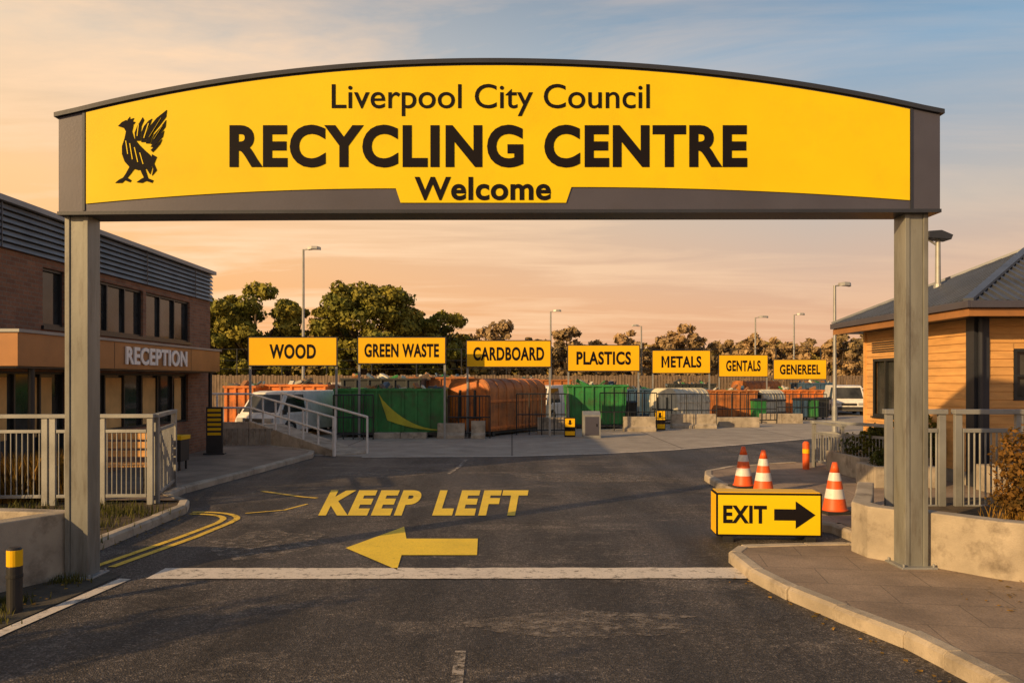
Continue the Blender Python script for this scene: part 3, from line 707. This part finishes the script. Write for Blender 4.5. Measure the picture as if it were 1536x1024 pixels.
# ---------------------------------------------------------------- VEHICLES
def vehicle(name,loc,rz,L=4.4,W=1.8,Hh=1.45,col='white',van=False):
    b=B(); hl=0.62*Hh if not van else 0.52*Hh
    if van: cab=[(0.25,hl),(0.75,Hh*0.97),(1.1,Hh),(L-0.05,Hh),(L,hl)]
    else: cab=[(1.05,hl),(1.75,Hh*0.98),(2.1,Hh),(3.2,Hh),(4.0,hl*1.04)]
    low=[(0.0,0.28),(L,0.28),(L,hl),(0.95 if not van else 0.2,hl),(0.1,hl*0.86),(0,0.5)]
    b.prism(low,1,0,W,col)
    n=len(cab); ins=0.14
    vs=[];  
    for s in (0,1):
        for x,z in cab:
            k=(z-hl)/(Hh-hl)*ins+0.02; vs.append((x,k if s==0 else W-k,z+0.001))
    b.add(vs,[tuple(range(n)),tuple(range(n,2*n))[::-1]]+[(i,i+n,(i+1)%n+n,(i+1)%n) for i in range(n)],col)
    x0,z0=cab[0];x1,z1=cab[1]
    def lerp(a,b_,t): return a+(b_-a)*t
    def ws(t,y): return (lerp(x0,x1,t)-0.012,y,lerp(z0,z1,t)+0.008)
    b.add([ws(0.08,0.12),ws(0.08,W-0.12),ws(0.9,W-0.22),ws(0.9,0.22)],[(0,1,2,3)],'glass')
    for s in (0,1):
        def sd(x,z):
            k=(z-hl)/(Hh-hl)*ins+0.02-0.008; return (x,k if s==0 else W-k,z)
        a,c=(cab[1][0]-0.35,cab[1][0]+0.9) if van else (1.45,3.7)
        b.add([sd(a,hl+0.06),sd(c,hl+0.06),sd(c-0.2 if not van else c,Hh*0.93),sd(cab[1][0]+0.1,Hh*0.93)],[(0,1,2,3)],'glass')
    for x in (0.8,L-0.85):
        for y in (0.0,W):
            s=-1 if y==0 else 1
            b.cyl((x,y-s*0.2,0.33),(x,y+s*0.02,0.33),0.33,0.33,'rubber',18); b.cyl((x,y+s*0.021,0.33),(x,y+s*0.03,0.33),0.19,0.17,'steel',12)
    b.box((-0.03,0.05,0.3),(-0.001,W-0.05,0.5),'black'); b.box((-0.02,0.5,0.56),(0.06,W-0.5,0.7),'black')
    for y in (0.12,W-0.42): b.box((-0.02,y,0.58),(0.1,y+0.3,0.72),'lampw')
    for y in (-0.16,W+0.02): b.box((cab[1][0]-0.45,y,hl),(cab[1][0]-0.3,y+0.14,hl+0.16),'black')
    b.obj(name,loc=loc,rz=rz,bevel=0.025)
vehicle('parked_van',(gx(400,27)+0.35,26.7,0),math.radians(66),L=4.6,W=1.75,Hh=1.62,van=True)
vehicle('parked_van',(gx(818,35),36.0,0),math.radians(60),L=4.6,W=1.7,Hh=1.75,van=True)
vehicle('parked_van',(gx(1262,46)+1.0,45,0),math.radians(75),L=4.6,W=1.8,Hh=1.7,van=True)
vehicle('parked_car',(gx(1290,50)+1.2,50,0),math.radians(75),W=1.8,Hh=1.5)

# ---------------------------------------------------------------- RAMP
b=B()
A=Vector((-4.65,21.15,0));C=Vector((-8.1,25.0,0.6)); d=(C-A); dn=Vector((d.x,d.y,0)).normalized(); side=Vector((-dn.y,dn.x,0))*-1
if side.y<0: side=-side
w=1.0
def rp(t,s,z): 
    q=A+d*t+side*s; return (q.x,q.y,z)
b.add([rp(0,0,0.0),rp(1,0,0.0),rp(1,0,0.6),rp(0,0,0.03),rp(0,w,0),rp(1,w,0),rp(1,w,0.6),rp(0,w,0.03)],[(0,1,2,3),(7,6,5,4),(3,2,6,7),(0,3,7,4),(1,5,6,2)],'concrete')
b.add([rp(0,-0.12,0.0),rp(1,-0.12,0.0),rp(1,-0.12,0.72),rp(0,-0.12,0.16),rp(0,-0.003,0),rp(1,-0.003,0),rp(1,-0.003,0.72),rp(0,-0.003,0.16)],[(0,1,2,3),(7,6,5,4),(3,2,6,7),(0,3,7,4),(1,5,6,2)],'concrete2')
b.box((-12.5,25.0,0),(-8.12,26.2,0.6),'concrete'); b.box((-12.5,24.9,0),(-8.2,24.99,0.7),'concrete2')
ro=b.obj('access_ramp')
b=B(); n=6
for i in range(n+1):
    t=i/n; p=Vector(rp(t,-0.06,0.16+0.56*t)); q=p+Vector((0,0,0.85)); b.cyl(p-Vector((0,0,0.3 if i==0 else 0.1)),q,0.03 if i else 0.05,0.03 if i else 0.05,'white',8)
for hh in (0.85,0.42):
    b.cyl(Vector(rp(0,-0.06,0.16+hh)),Vector(rp(1,-0.06,0.72+hh)),0.032,0.032,'white',8)
    b.cyl(Vector(rp(1,-0.06,0.72+hh)),(-12,24.95,0.72+hh),0.032,0.032,'white',8)
b.cyl(Vector(rp(0,w-0.05,1.0)),Vector(rp(1,w-0.05,1.6)),0.035,0.035,'white',8)
for x in (-9.2,-10.2,-11.2): b.cyl((x,24.95,0.6),(x,24.95,1.57),0.035,0.035,'white',8)
for i in range(4):
    t=i/3; p=Vector(rp(t,w-0.05,0.6*t)); b.cyl(p,p+Vector((0,0,1.0)),0.03,0.03,'white',8)
b.obj('ramp_handrail')
b=B()
for i in range(12): b.box((-8.9+i*0.16,23.2,0.11),(-8.77+i*0.16,23.24,0.6),'concrete2')
b.box((-8.95,23.241,0.52),(-6.95,23.28,0.6),'concrete2'); b.obj('low_screen')

# totem + bin
b=B(); x=gx(322,20.4)
b.box((-0.2,-0.05,0.112),(0.2,0.05,1.32),'black')
for i in range(6): b.box((-0.165,-0.062,1.2-i*0.12),(0.165,-0.051,1.27-i*0.12),'yellow2')
b.box((-0.26,-0.12,0.112),(0.26,0.12,0.15),'black')
b.obj('totem_sign',loc=(x,20.4,0),rz=0.15,bevel=0.006)
b=B(); b.box((-0.22,-0.22,0.3),(0.22,0.22,0.75),'black'); b.box((-0.24,-0.24,0.752),(0.24,0.24,0.84),'yellow2'); 
for sx_ in (-0.17,0.17):
    for sy_ in (-0.17,0.17): b.cyl((sx_,sy_,0.11),(sx_,sy_,0.3),0.025,0.025,'black',6)
b.box((-0.12,-0.235,0.58),(0.12,-0.221,0.68),'ink')
b.obj('litter_bin',loc=(gx(262,16.9),16.9,0),bevel=0.015)

# ---------------------------------------------------------------- LEFT FENCE / WALLS
def panel(b,p,q,z0,z1,m='steel',nb=12,post=0.09,top=True,br=0.011):
    p=Vector((p[0],p[1],0));q=Vector((q[0],q[1],0)); d=(q-p).normalized()
    for c in (p,q): b.bar(c+Vector((0,0,z0)),c+Vector((0,0,z1)),post,0.05,m)
    if top: b.bar(p-d*0.06+Vector((0,0,z1+0.032)),q+d*0.06+Vector((0,0,z1+0.032)),0.1,0.06,m)
    for z in (z1-0.2,z0+0.14): b.bar(p+d*post*0.6+Vector((0,0,z)),q-d*post*0.6+Vector((0,0,z)),0.045,0.05,m)
    for i in range(nb):
        c=p.lerp(q,(i+1)/(nb+1)); b.cyl(c+Vector((0,0,z0+0.16)),c+Vector((0,0,z1-0.22)),br,br,m,6)
b=B()
panel(b,(-9.4,12.0),(-8.3,12.1),0.09,1.42,nb=12); panel(b,(-8.2,12.12),(-7.12,12.2),0.09,1.42,nb=12)
panel(b,(-7.0,12.2),(-6.4,12.25),0.09,1.42,nb=6); panel(b,(-6.28,12.27),(-5.56,12.3),0.09,1.42,nb=9)
panel(b,(-5.52,12.42),(-6.0,14.2),0.09,1.42,nb=14)
b.obj('metal_fence',bevel=0.004)
def curvewall(name,pts,thick,z0,h,m='concrete'):
    pts=[Vector(p) for p in pts]; L=[];R=[]
    for i,p in enumerate(pts):
        d=(pts[min(i+1,len(pts)-1)]-pts[max(i-1,0)]).normalized(); n=Vector((d.y,-d.x)); L.append(p); R.append(p-n*thick)
    n=len(pts); vs=[(p.x,p.y,z0) for p in L]+[(p.x,p.y,z0) for p in R]+[(p.x,p.y,h) for p in L]+[(p.x,p.y,h) for p in R]
    fs=[]
    for i in range(n-1): fs+=[(i,i+1,2*n+i+1,2*n+i),(n+i,3*n+i,3*n+i+1,n+i+1),(2*n+i,2*n+i+1,3*n+i+1,3*n+i)]
    fs+=[(0,2*n,3*n,n),(n-1,2*n-1,4*n-1,3*n-1)]
    b=B(); b.add(vs,fs,m); return b.obj(name,bevel=0.015)
curvewall('concrete_wall',[(-5.9,5.6),(-5.2,6.8),(-4.82,7.5),(-4.5,8.12),(-4.62,8.3),(-5.2,8.4),(-7,8.5)],0.2,0,0.66)
b=B()
for k in range(4): b.box((-0.9,k*0.13,0.44),(0.9,k*0.13+0.11,0.48),'siding')
for k in range(3): b.box((-0.9,0.56,0.56+k*0.15),(0.9,0.6,0.67+k*0.15),'siding')
for s in (-0.75,0.75): b.box((s-0.04,0,0),(s+0.04,0.06,0.439),'black'); b.box((s-0.04,0.48,0),(s+0.04,0.555,1.0),'black')
b.obj('wooden_bench',loc=(-6.85,13.3,0.112),bevel=0.006)
b=B(); b.cyl((0,0,0),(0,0,0.40),0.062,0.062,'black',20); b.cyl((0,0,0.401),(0,0,0.54),0.063,0.063,'yellow2',20); b.cyl((0,0,0.541),(0,0,0.56),0.062,0.045,'black',20)
b.cyl((0,0,0.3),(0,0,0.33),0.066,0.066,'rubber',20)
b.obj('bollard',loc=(-4.29,6.9,0),bevel=0.004)
b=B(); b.cyl((0,0,0.11),(0,0,0.66),0.07,0.07,'orange',14); b.cyl((0,0,0.45),(0,0,0.54),0.073,0.073,'yellow2',14); b.cyl((0,0,0.66),(0,0,0.7),0.07,0.04,'orange',14)
b.obj('bollard',loc=(gx(1209,17),17,0))

# ---------------------------------------------------------------- RIGHT WALL, FENCE, PLANTERS
curvewall('planter_wall',[(4.75,10.5),(4.2,9.3),(3.95,8.8),(3.97,8.6),(4.1,8.45),(4.3,8.34),(4.5,8.08),(4.75,7.75),(5.1,7.5),(5.7,7.3),(7,7.1),(9,7.1)],-0.2,0.1,0.66)
sheet('planting_bed',[(4.95,10.6),(4.3,8.9),(4.65,8.4),(5.3,7.7),(9,7.35),(9,10.6)],0.45,'soil')
b=B()
panel(b,(4.66,9.9),(5.30,9.87),0.3,1.58,nb=9,br=0.013); panel(b,(5.50,9.87),(6.24,9.85),0.3,1.58,nb=10,br=0.013); panel(b,(6.36,9.85),(7.3,9.8),0.3,1.58,nb=12,br=0.013); panel(b,(7.4,9.8),(8.4,9.8),0.3,1.58,nb=12,br=0.013)
b.obj('metal_fence',bevel=0.004)
b=B()
panel(b,(gx(1222,17.4),17.4),(gx(1262,17.2),17.2),0.112,1.06,nb=6,post=0.05); panel(b,(gx(1264,16.2),16.2),(gx(1330,15.2),15.2),0.112,1.1,nb=12,post=0.05); panel(b,(gx(1220,17.5),17.5),(gx(1264,16.1),16.1),0.112,1.06,nb=10,post=0.05)
b.obj('metal_fence')
def planter(loc,L,W,h):
    b=B(); t=0.1
    b.box((0,0,0),(L,t,h),'concrete'); b.box((0,W-t,0),(L,W,h),'concrete'); b.box((0,t+0.001,0),(t,W-t-0.001,h),'concrete'); b.box((L-t,t+0.001,0),(L,W-t-0.001,h),'concrete'); b.box((t,t,0),(L-t,W-t,h-0.06),'soil')
    b.obj('planter',loc=loc,bevel=0.012)
planter((6.6,15.2,0.11),1.4,1.6,0.42); planter((6.35,14.0,0.11),1.1,0.8,0.38); planter((8.0,12.6,0.11),2.5,1.2,0.45)

# ---------------------------------------------------------------- EXIT SIGN
ex=empty('exit_sign',(3.18,9.9,0)); ex.rotation_euler=(0,0,math.radians(-4))
b=B(); w=1.28; z0=0.07; z1=0.60
b.box((-w/2,0,z0),(w/2,0.36,z1),'ink'); 
b.box((-w/2+0.02,-0.008,z0+0.02),(w/2-0.02,-0.001,z1-0.02),'yellow')
b.box((-w/2+0.015,0.015,z1+0.001),(w/2-0.015,0.345,z1+0.012),'yellow2')
b.box((w/2+0.001,0.02,z0+0.02),(w/2+0.008,0.34,z1-0.02),'yellow2')
b.box((-w/2-0.008,0.02,z0+0.02),(-w/2-0.001,0.34,z1-0.02),'yellow2')
for s in (-0.5,0.5): b.box((s-0.06,-0.03,0.0),(s+0.06,0.4,z0-0.001),'black')
b.prism([(0.06,0.27),(0.32,0.27),(0.32,0.17),(0.56,0.34),(0.32,0.51),(0.32,0.41),(0.06,0.41)],1,-0.013,-0.0085,'ink')
for a,c in (((-w/2,-0.012,z0),(w/2,-0.0005,z0+0.02)),((-w/2,-0.012,z1-0.02),(w/2,-0.0005,z1))): b.box(a,c,'ink')
o=b.obj('sign_box',parent=ex,bevel=0.003)
vs,fs=text_data('EXIT',0.032,0,0.5,1.08); b=B()
b.add([(-0.56+u*0.53,-0.009-wz*0.004,0.23+v*0.22) for u,v,wz in vs],fs,'ink'); b.obj('sign_text',parent=ex)

# ---------------------------------------------------------------- CONES
def cone(x,y,z,s=1.0,rz=0):
    b=B(); 
    prof=[(0.19,0.04),(0.155,0.22),(0.128,0.36),(0.105,0.48),(0.078,0.60),(0.035,0.75)]
    cols=['orange','white','orange','white','orange']
    b.box((-0.22,-0.22,0.0),(0.22,0.22,0.04),'rubber')
    for (r0,h0),(r1,h1),c in zip(prof,prof[1:],cols): b.cyl((0,0,h0),(0,0,h1),r0,r1,c,28,cap=(c==cols[-1] and h1==0.75))
    b.cyl((0,0,0.04),(0,0,0.06),0.205,0.2,'orange',28)
    o=b.obj('traffic_cone',loc=(x,y,z),rz=rz); o.scale=(s*0.93,s*0.93,s)
    for p in o.data.polygons: p.use_smooth=len(p.vertices)==4 and abs(p.normal.z)<0.4 and p.material_index!=0
cone(gx(1115,14.1),14.1,0.113,0.96,0.2); cone(gx(1145,13.4),13.4,0.113,0.96,0.5); cone(gx(1252,11.4),11.4,0.113,0.96,0.1)

# ---------------------------------------------------------------- BACK FENCE
b=B(); x=-24; 
while x<27:
    hgt=2.35+random.uniform(-0.05,0.05); b.box((x,56,0),(x+0.17,56.03,hgt),'timber'); x+=0.21
for z in (0.5,1.3,2.1): b.box((-24,56.031,z),(27,56.1,z+0.1),'timber')
b.obj('timber_fence')
b=B(); x=-26
while x<30: b.cyl((x,57,0),(x,57,4.25),0.045,0.045,'darkframe',6); x+=3.2
for z in (4.2,3.4,2.8): b.cyl((-26,57,z),(30,57,z),0.022,0.022,'darkframe',5)
b.obj('mesh_fence')

# ---------------------------------------------------------------- FOLIAGE
def leaves(centers,radii,n,size,flat=0.0):
    centers=np.array(centers);radii=np.array(radii)
    wgt=radii.prod(1)**(2/3); wgt/=wgt.sum(); idx=rng.choice(len(centers),n,p=wgt)
    d=rng.normal(size=(n,3)); d/=np.linalg.norm(d,axis=1)[:,None]
    r=rng.uniform(0.6,1.15,n)[:,None]; p=centers[idx]+d*r*radii[idx]
    nrm=d+rng.normal(size=(n,3))*0.6; nrm/=np.linalg.norm(nrm,axis=1)[:,None]
    u=np.cross(nrm,rng.normal(size=(n,3))); u/=np.linalg.norm(u,axis=1)[:,None]
    v=np.cross(nrm,u)
    s=size*rng.uniform(0.5,1.3,n)[:,None]
    a=p+u*s;b_=p+v*s*0.6;c=p-u*s;e=p-v*s*0.6
    V=np.stack([a,b_,c,e],1).reshape(-1,3); return V
def mesh_quads(name,V,m,extra=None,loc=(0,0,0)):
    n=len(V)//4; me=bpy.data.meshes.new(name)
    fs=np.arange(n*4).reshape(-1,4)
    b=B(); 
    if extra: b=extra
    o=len(b.v); b.v+=[tuple(x) for x in V.tolist()]; k=b.mi(m); b.f+=(fs+o).tolist(); b.m+=[k]*n
    me.from_pydata(b.v,[],b.f)
    for mm in b.mats: me.materials.append(mm)
    me.polygons.foreach_set('material_index',b.m)
    ob=bpy.data.objects.new(name,me); scene.collection.objects.link(ob); ob.location=loc; return ob
def tree_parts(x,y,h,w,nl,size,b,base=0.10):
    h=h*1.06
    cz=h*(0.5+base/2); 
    b.cyl((x,y,0),(x,y,h*0.35),h*0.035,h*0.025,'bark',8)
    cs=[];rs=[]
    k=int(26+w*3.5); hh=h*(1-base)/2
    for i in range(k):
        th=rng.uniform(0,2*math.pi); ph=math.acos(rng.uniform(-0.95,1)); rr=rng.uniform(0.3,1.0)**0.5
        sx_=math.sin(ph)*math.cos(th)*w/2*rr; sy_=math.sin(ph)*math.sin(th)*w/2*rr; z_=math.cos(ph)*hh*rr
        r=rng.uniform(0.06,0.16)*w*0.85
        cs.append((x+sx_*0.92,y+sy_*0.92,cz+z_*0.90)); rs.append((r,r,r*0.7))
        if i%3==0:
            b.cyl((x,y,h*0.3),(x+sx_*0.8,y+sy_*0.8,cz+z_*0.7),h*0.012,h*0.004,'bark',5,cap=False)
    b.cyl((x,y,h*0.35),(x+rng.uniform(-.3,.3),y,h*0.8),h*0.022,h*0.006,'bark',6)
    return leaves(cs,rs,nl,size)
def tree(px,ytop,Y,wpx,m,nl=9000,size=0.2):
    x=gx(px,Y); h=gz(ytop,Y); w=wpx*Y/F; b=B()
    V=tree_parts(0,0,h,w,nl,size,b)
    mesh_quads('tree',V,m,b,(x,Y,0))
tree(545,414,66,172,'leaf',17000,0.20)
tree(380,436,64,150,'leaf',13000,0.20)
tree(655,462,70,100,'leaf',8000,0.20)
tree(432,450,68,80,'leaf',6500,0.2)
tree(322,434,62,105,'leaf',8000,0.2)
tree(496,462,75,85,'leaf2',5500,0.22)
tree(610,458,74,100,'leaf2',7000,0.22)
def mass(name,items,m,size,dens):
    b=B(); Vs=[]
    for px,yt,wpx,Y in items:
        Vs.append(tree_parts(gx(px,Y),Y,gz(yt,Y),wpx*Y/F,dens,size,b,base=0.05))
    mesh_quads(name,np.concatenate(Vs),m,b)
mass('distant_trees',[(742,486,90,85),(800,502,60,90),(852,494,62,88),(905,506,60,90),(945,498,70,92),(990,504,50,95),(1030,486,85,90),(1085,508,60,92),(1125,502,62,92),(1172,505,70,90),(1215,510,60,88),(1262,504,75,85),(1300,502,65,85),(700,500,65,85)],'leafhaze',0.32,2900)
it=[]; px=200
while px<1500:
    it.append((px,526+random.uniform(-12,8) if px>690 else 494+random.uniform(-18,10),105,100 if px>690 else 78)); px+=44
mass('distant_trees',it,'leaf2',0.45,1500)
def shrub(name,cx,cy,z,rx,ry,rz_,n,size,m):
    cs=[];rs=[]
    for i in range(9): cs.append((rng.uniform(-.6,.6)*rx,rng.uniform(-.6,.6)*ry,rz_*rng.uniform(0.35,0.85))); r=rng.uniform(.3,.5); rs.append((rx*r,ry*r,rz_*r))
    b=B()
    for c in cs: b.cyl((0,0,-0.02),c,0.012,0.004,'bark',5,cap=False)
    V=leaves(cs,rs,n,size); V[:,2]=np.maximum(V[:,2],0.01)
    mesh_quads(name,V,m,b,(cx,cy,z))
shrub('shrub',6.0,9.0,0.45,0.65,0.6,1.0,4500,0.03,'shrub2'); shrub('shrub',5.5,8.7,0.45,0.3,0.3,0.35,1500,0.022,'shrub2'); shrub('shrub',6.9,8.6,0.45,0.6,0.6,0.9,3000,0.03,'shrub')
shrub('shrub',7.2,16.0,0.45,0.7,0.6,0.6,2500,0.045,'shrub'); shrub('shrub',6.9,14.4,0.42,0.5,0.35,0.42,1600,0.04,'shrub'); shrub('shrub',9.2,13.2,0.5,1.1,0.5,0.6,2500,0.045,'shrub2')
shrub('shrub',8.2,15.4,0.3,0.6,0.5,0.8,2000,0.045,'shrub')
for (x,y,rr,hh) in ((-8.6,-3.6,1.0,2.2),(-8.2,-1.6,0.8,2.9),(-8.4,0.3,0.9,1.9),(-8.0,2.0,0.7,2.5),(-8.5,-5.8,1.0,3.2),(-8.5,-8.0,1.1,2.8)):  # unseen shrubs added off camera to throw shadow streaks over the foreground
    shrub('shrub',x,y,0,rr,rr,hh,2600,0.08,'shrub')
def blades(name,pts,n,h,m,spread=0.5,z=0.09,w=0.012):
    V=[]
    for i in range(n):
        c=random.choice(pts); x=c[0]+random.gauss(0,spread); y=c[1]+random.gauss(0,spread*0.6); hh=h*random.uniform(0.3,1.1); a=random.uniform(0,6.28); l=random.uniform(0,0.45)*hh
        dx=math.cos(a)*l;dy=math.sin(a)*l; px_=-math.sin(a)*w;py_=math.cos(a)*w
        V+=[(x-px_,y-py_,z),(x+px_,y+py_,z),(x+dx*0.5+px_*0.7,y+dy*0.5+py_*0.7,z+hh*0.6),(x+dx,y+dy,z+hh)]
    mesh_quads(name,np.array(V),m)
blades('grass',[(-7.6,12.7),(-7.3,12.9),(-7.9,12.6),(-8.3,11.8)],2600,0.75,'grass',0.18,w=0.007)
blades('grass',[(-5.6,10.4),(-5.5,11.3),(-6.2,10.6),(-5.4,9.2),(-6.0,8.9),(-5.9,11.8),(-7.2,11.6)],1500,0.16,'weed',0.3,w=0.008)
blades('grass',[(-4.5,7.2),(-4.35,6.6),(-4.6,8.2),(-4.4,7.9),(-4.45,6.9)],700,0.09,'weed',0.1,0.006,0.006)
blades('grass',[(5.6,8.6),(5.8,8.2),(6.3,7.9)],900,0.2,'grass',0.2,0.45,0.006)
V=[]
def scatter(x0,y0,x1,y1,n,sp,z):
    for i in range(n):
        t=random.random(); x=x0+(x1-x0)*t+random.gauss(0,sp); y=y0+(y1-y0)*t+random.gauss(0,sp); s=random.uniform(0.012,0.03); a=random.uniform(0,6.28)
        c,s_=math.cos(a)*s,math.sin(a)*s; zz=z+random.uniform(0.004,0.012)
        V.extend([(x-c,y-s_,zz),(x+s_*0.6,y-c*0.6,zz+0.006),(x+c,y+s_,zz+0.002),(x-s_*0.6,y+c*0.6,zz)])
scatter(3.0,4.5,2.3,8.2,60,0.08,0.004); scatter(4.2,6,4.6,7.4,60,0.25,0.116); scatter(-4.75,8.8,-4.8,12,60,0.06,0.006); scatter(-4.4,4.5,-4.4,8,90,0.15,0.01); scatter(4.6,11.4,6.5,12.5,50,0.4,0.116)
mesh_quads('fallen_leaves',np.array(V),'grass')

# ---------------------------------------------------------------- LIGHT + WORLD
az=(-0.76,-0.65); el=math.radians(19)
d=Vector((-az[0]*math.cos(el),-az[1]*math.cos(el),-math.sin(el)))
L=bpy.data.lights.new('sun','SUN'); L.energy=5.0; L.angle=math.radians(0.6); L.color=(1.0,0.64,0.28)
so=bpy.data.objects.new('sun',L); scene.collection.objects.link(so); so.rotation_euler=d.to_track_quat('-Z','Y').to_euler(); so.location=(-20,-15,15)

w=bpy.data.worlds.new('World'); scene.world=w; w.use_nodes=True; nt=w.node_tree
bg=nt.nodes['Background']; bg.inputs['Strength'].default_value=0.1
sky=nn(nt,'ShaderNodeTexSky'); sky.sky_type='NISHITA'; sky.sun_disc=False; sky.sun_elevation=el; sky.sun_rotation=math.atan2(az[0],az[1])%(2*math.pi)
sky.dust_density=2.5; sky.air_density=1.2
tc=nn(nt,'ShaderNodeTexCoord'); sp=nn(nt,'ShaderNodeSeparateXYZ'); nt.links.new(tc.outputs['Generated'],sp.inputs[0])
K=13.5
def wr(stops): return ramp(nt,sp.outputs[2],stops)
warm=wr([(0.0,(0.78,0.36,0.14)),(0.10,(0.88,0.43,0.15)),(0.22,(0.86,0.51,0.23)),(0.36,(0.62,0.50,0.37)),(0.5,(0.24,0.27,0.30)),(0.75,(0.10,0.13,0.18))])
cool=wr([(0.0,(0.64,0.31,0.17)),(0.08,(0.62,0.34,0.20)),(0.20,(0.45,0.38,0.32)),(0.36,(0.150,0.29,0.43)),(0.5,(0.08,0.15,0.25)),(0.75,(0.05,0.09,0.16))])
mr=nn(nt,'ShaderNodeMapRange'); mr.inputs[1].default_value=-0.5; mr.inputs[2].default_value=0.35; mr.inputs[3].default_value=1; mr.inputs[4].default_value=0
nt.links.new(sp.outputs[0],mr.inputs[0])
grad=mix(nt,mr.outputs[0],cool,warm)
dv=nn(nt,'ShaderNodeVectorMath',operation='DIVIDE'); cz=nn(nt,'ShaderNodeCombineXYZ')
za=nn(nt,'ShaderNodeMath',operation='ADD'); za.inputs[1].default_value=0.08; nt.links.new(sp.outputs[2],za.inputs[0])
for i in range(3): nt.links.new(za.outputs[0],cz.inputs[i])
nt.links.new(tc.outputs['Generated'],dv.inputs[0]); nt.links.new(cz.outputs[0],dv.inputs[1])
mp=nn(nt,'ShaderNodeMapping'); mp.inputs['Scale'].default_value=(0.5,1.5,0.01); mp.inputs['Rotation'].default_value=(0,0,0.12); nt.links.new(dv.outputs[0],mp.inputs[0])
cn=nn(nt,'ShaderNodeTexNoise'); cn.inputs['Scale'].default_value=1.0; cn.inputs['Detail'].default_value=10; cn.inputs['Roughness'].default_value=0.6; cn.inputs['Distortion'].default_value=0.5
nt.links.new(mp.outputs[0],cn.inputs['Vector'])
cm=ramp(nt,cn.outputs['Fac'],[(0.45,0.0),(0.62,0.9)])
cmul=nn(nt,'ShaderNodeMath',operation='MULTIPLY'); nt.links.new(cm,cmul.inputs[0])
m2=nn(nt,'ShaderNodeMapRange'); m2.inputs[1].default_value=-0.5; m2.inputs[2].default_value=0.4; m2.inputs[3].default_value=1; m2.inputs[4].default_value=0.2; nt.links.new(sp.outputs[0],m2.inputs[0])
nt.links.new(m2.outputs[0],cmul.inputs[1])
m3=ramp(nt,sp.outputs[2],[(0.38,1.0),(0.6,0.25)]); c3=nn(nt,'ShaderNodeMath',operation='MULTIPLY'); nt.links.new(cmul.outputs[0],c3.inputs[0]); nt.links.new(m3,c3.inputs[1])
grad=mix(nt,c3.outputs[0],grad,(0.90,0.60,0.36))
g10=nn(nt,'ShaderNodeVectorMath',operation='SCALE'); g10.inputs['Scale'].default_value=K; nt.links.new(grad,g10.inputs[0])
fin=mix(nt,0.88,sky.outputs[0],g10.outputs[0])
nt.links.new(fin,bg.inputs[0])

# ---------------------------------------------------------------- CAMERA
c=bpy.data.cameras.new('camera'); co=bpy.data.objects.new('camera',c); scene.collection.objects.link(co); scene.camera=co
co.location=(0,0,H); co.rotation_euler=(math.radians(90),0,0); c.sensor_width=36; c.lens=36*F/1536; c.shift_y=58/1536; c.clip_end=5000
scene.view_settings.view_transform='Standard'; scene.view_settings.look='None'; scene.view_settings.exposure=0
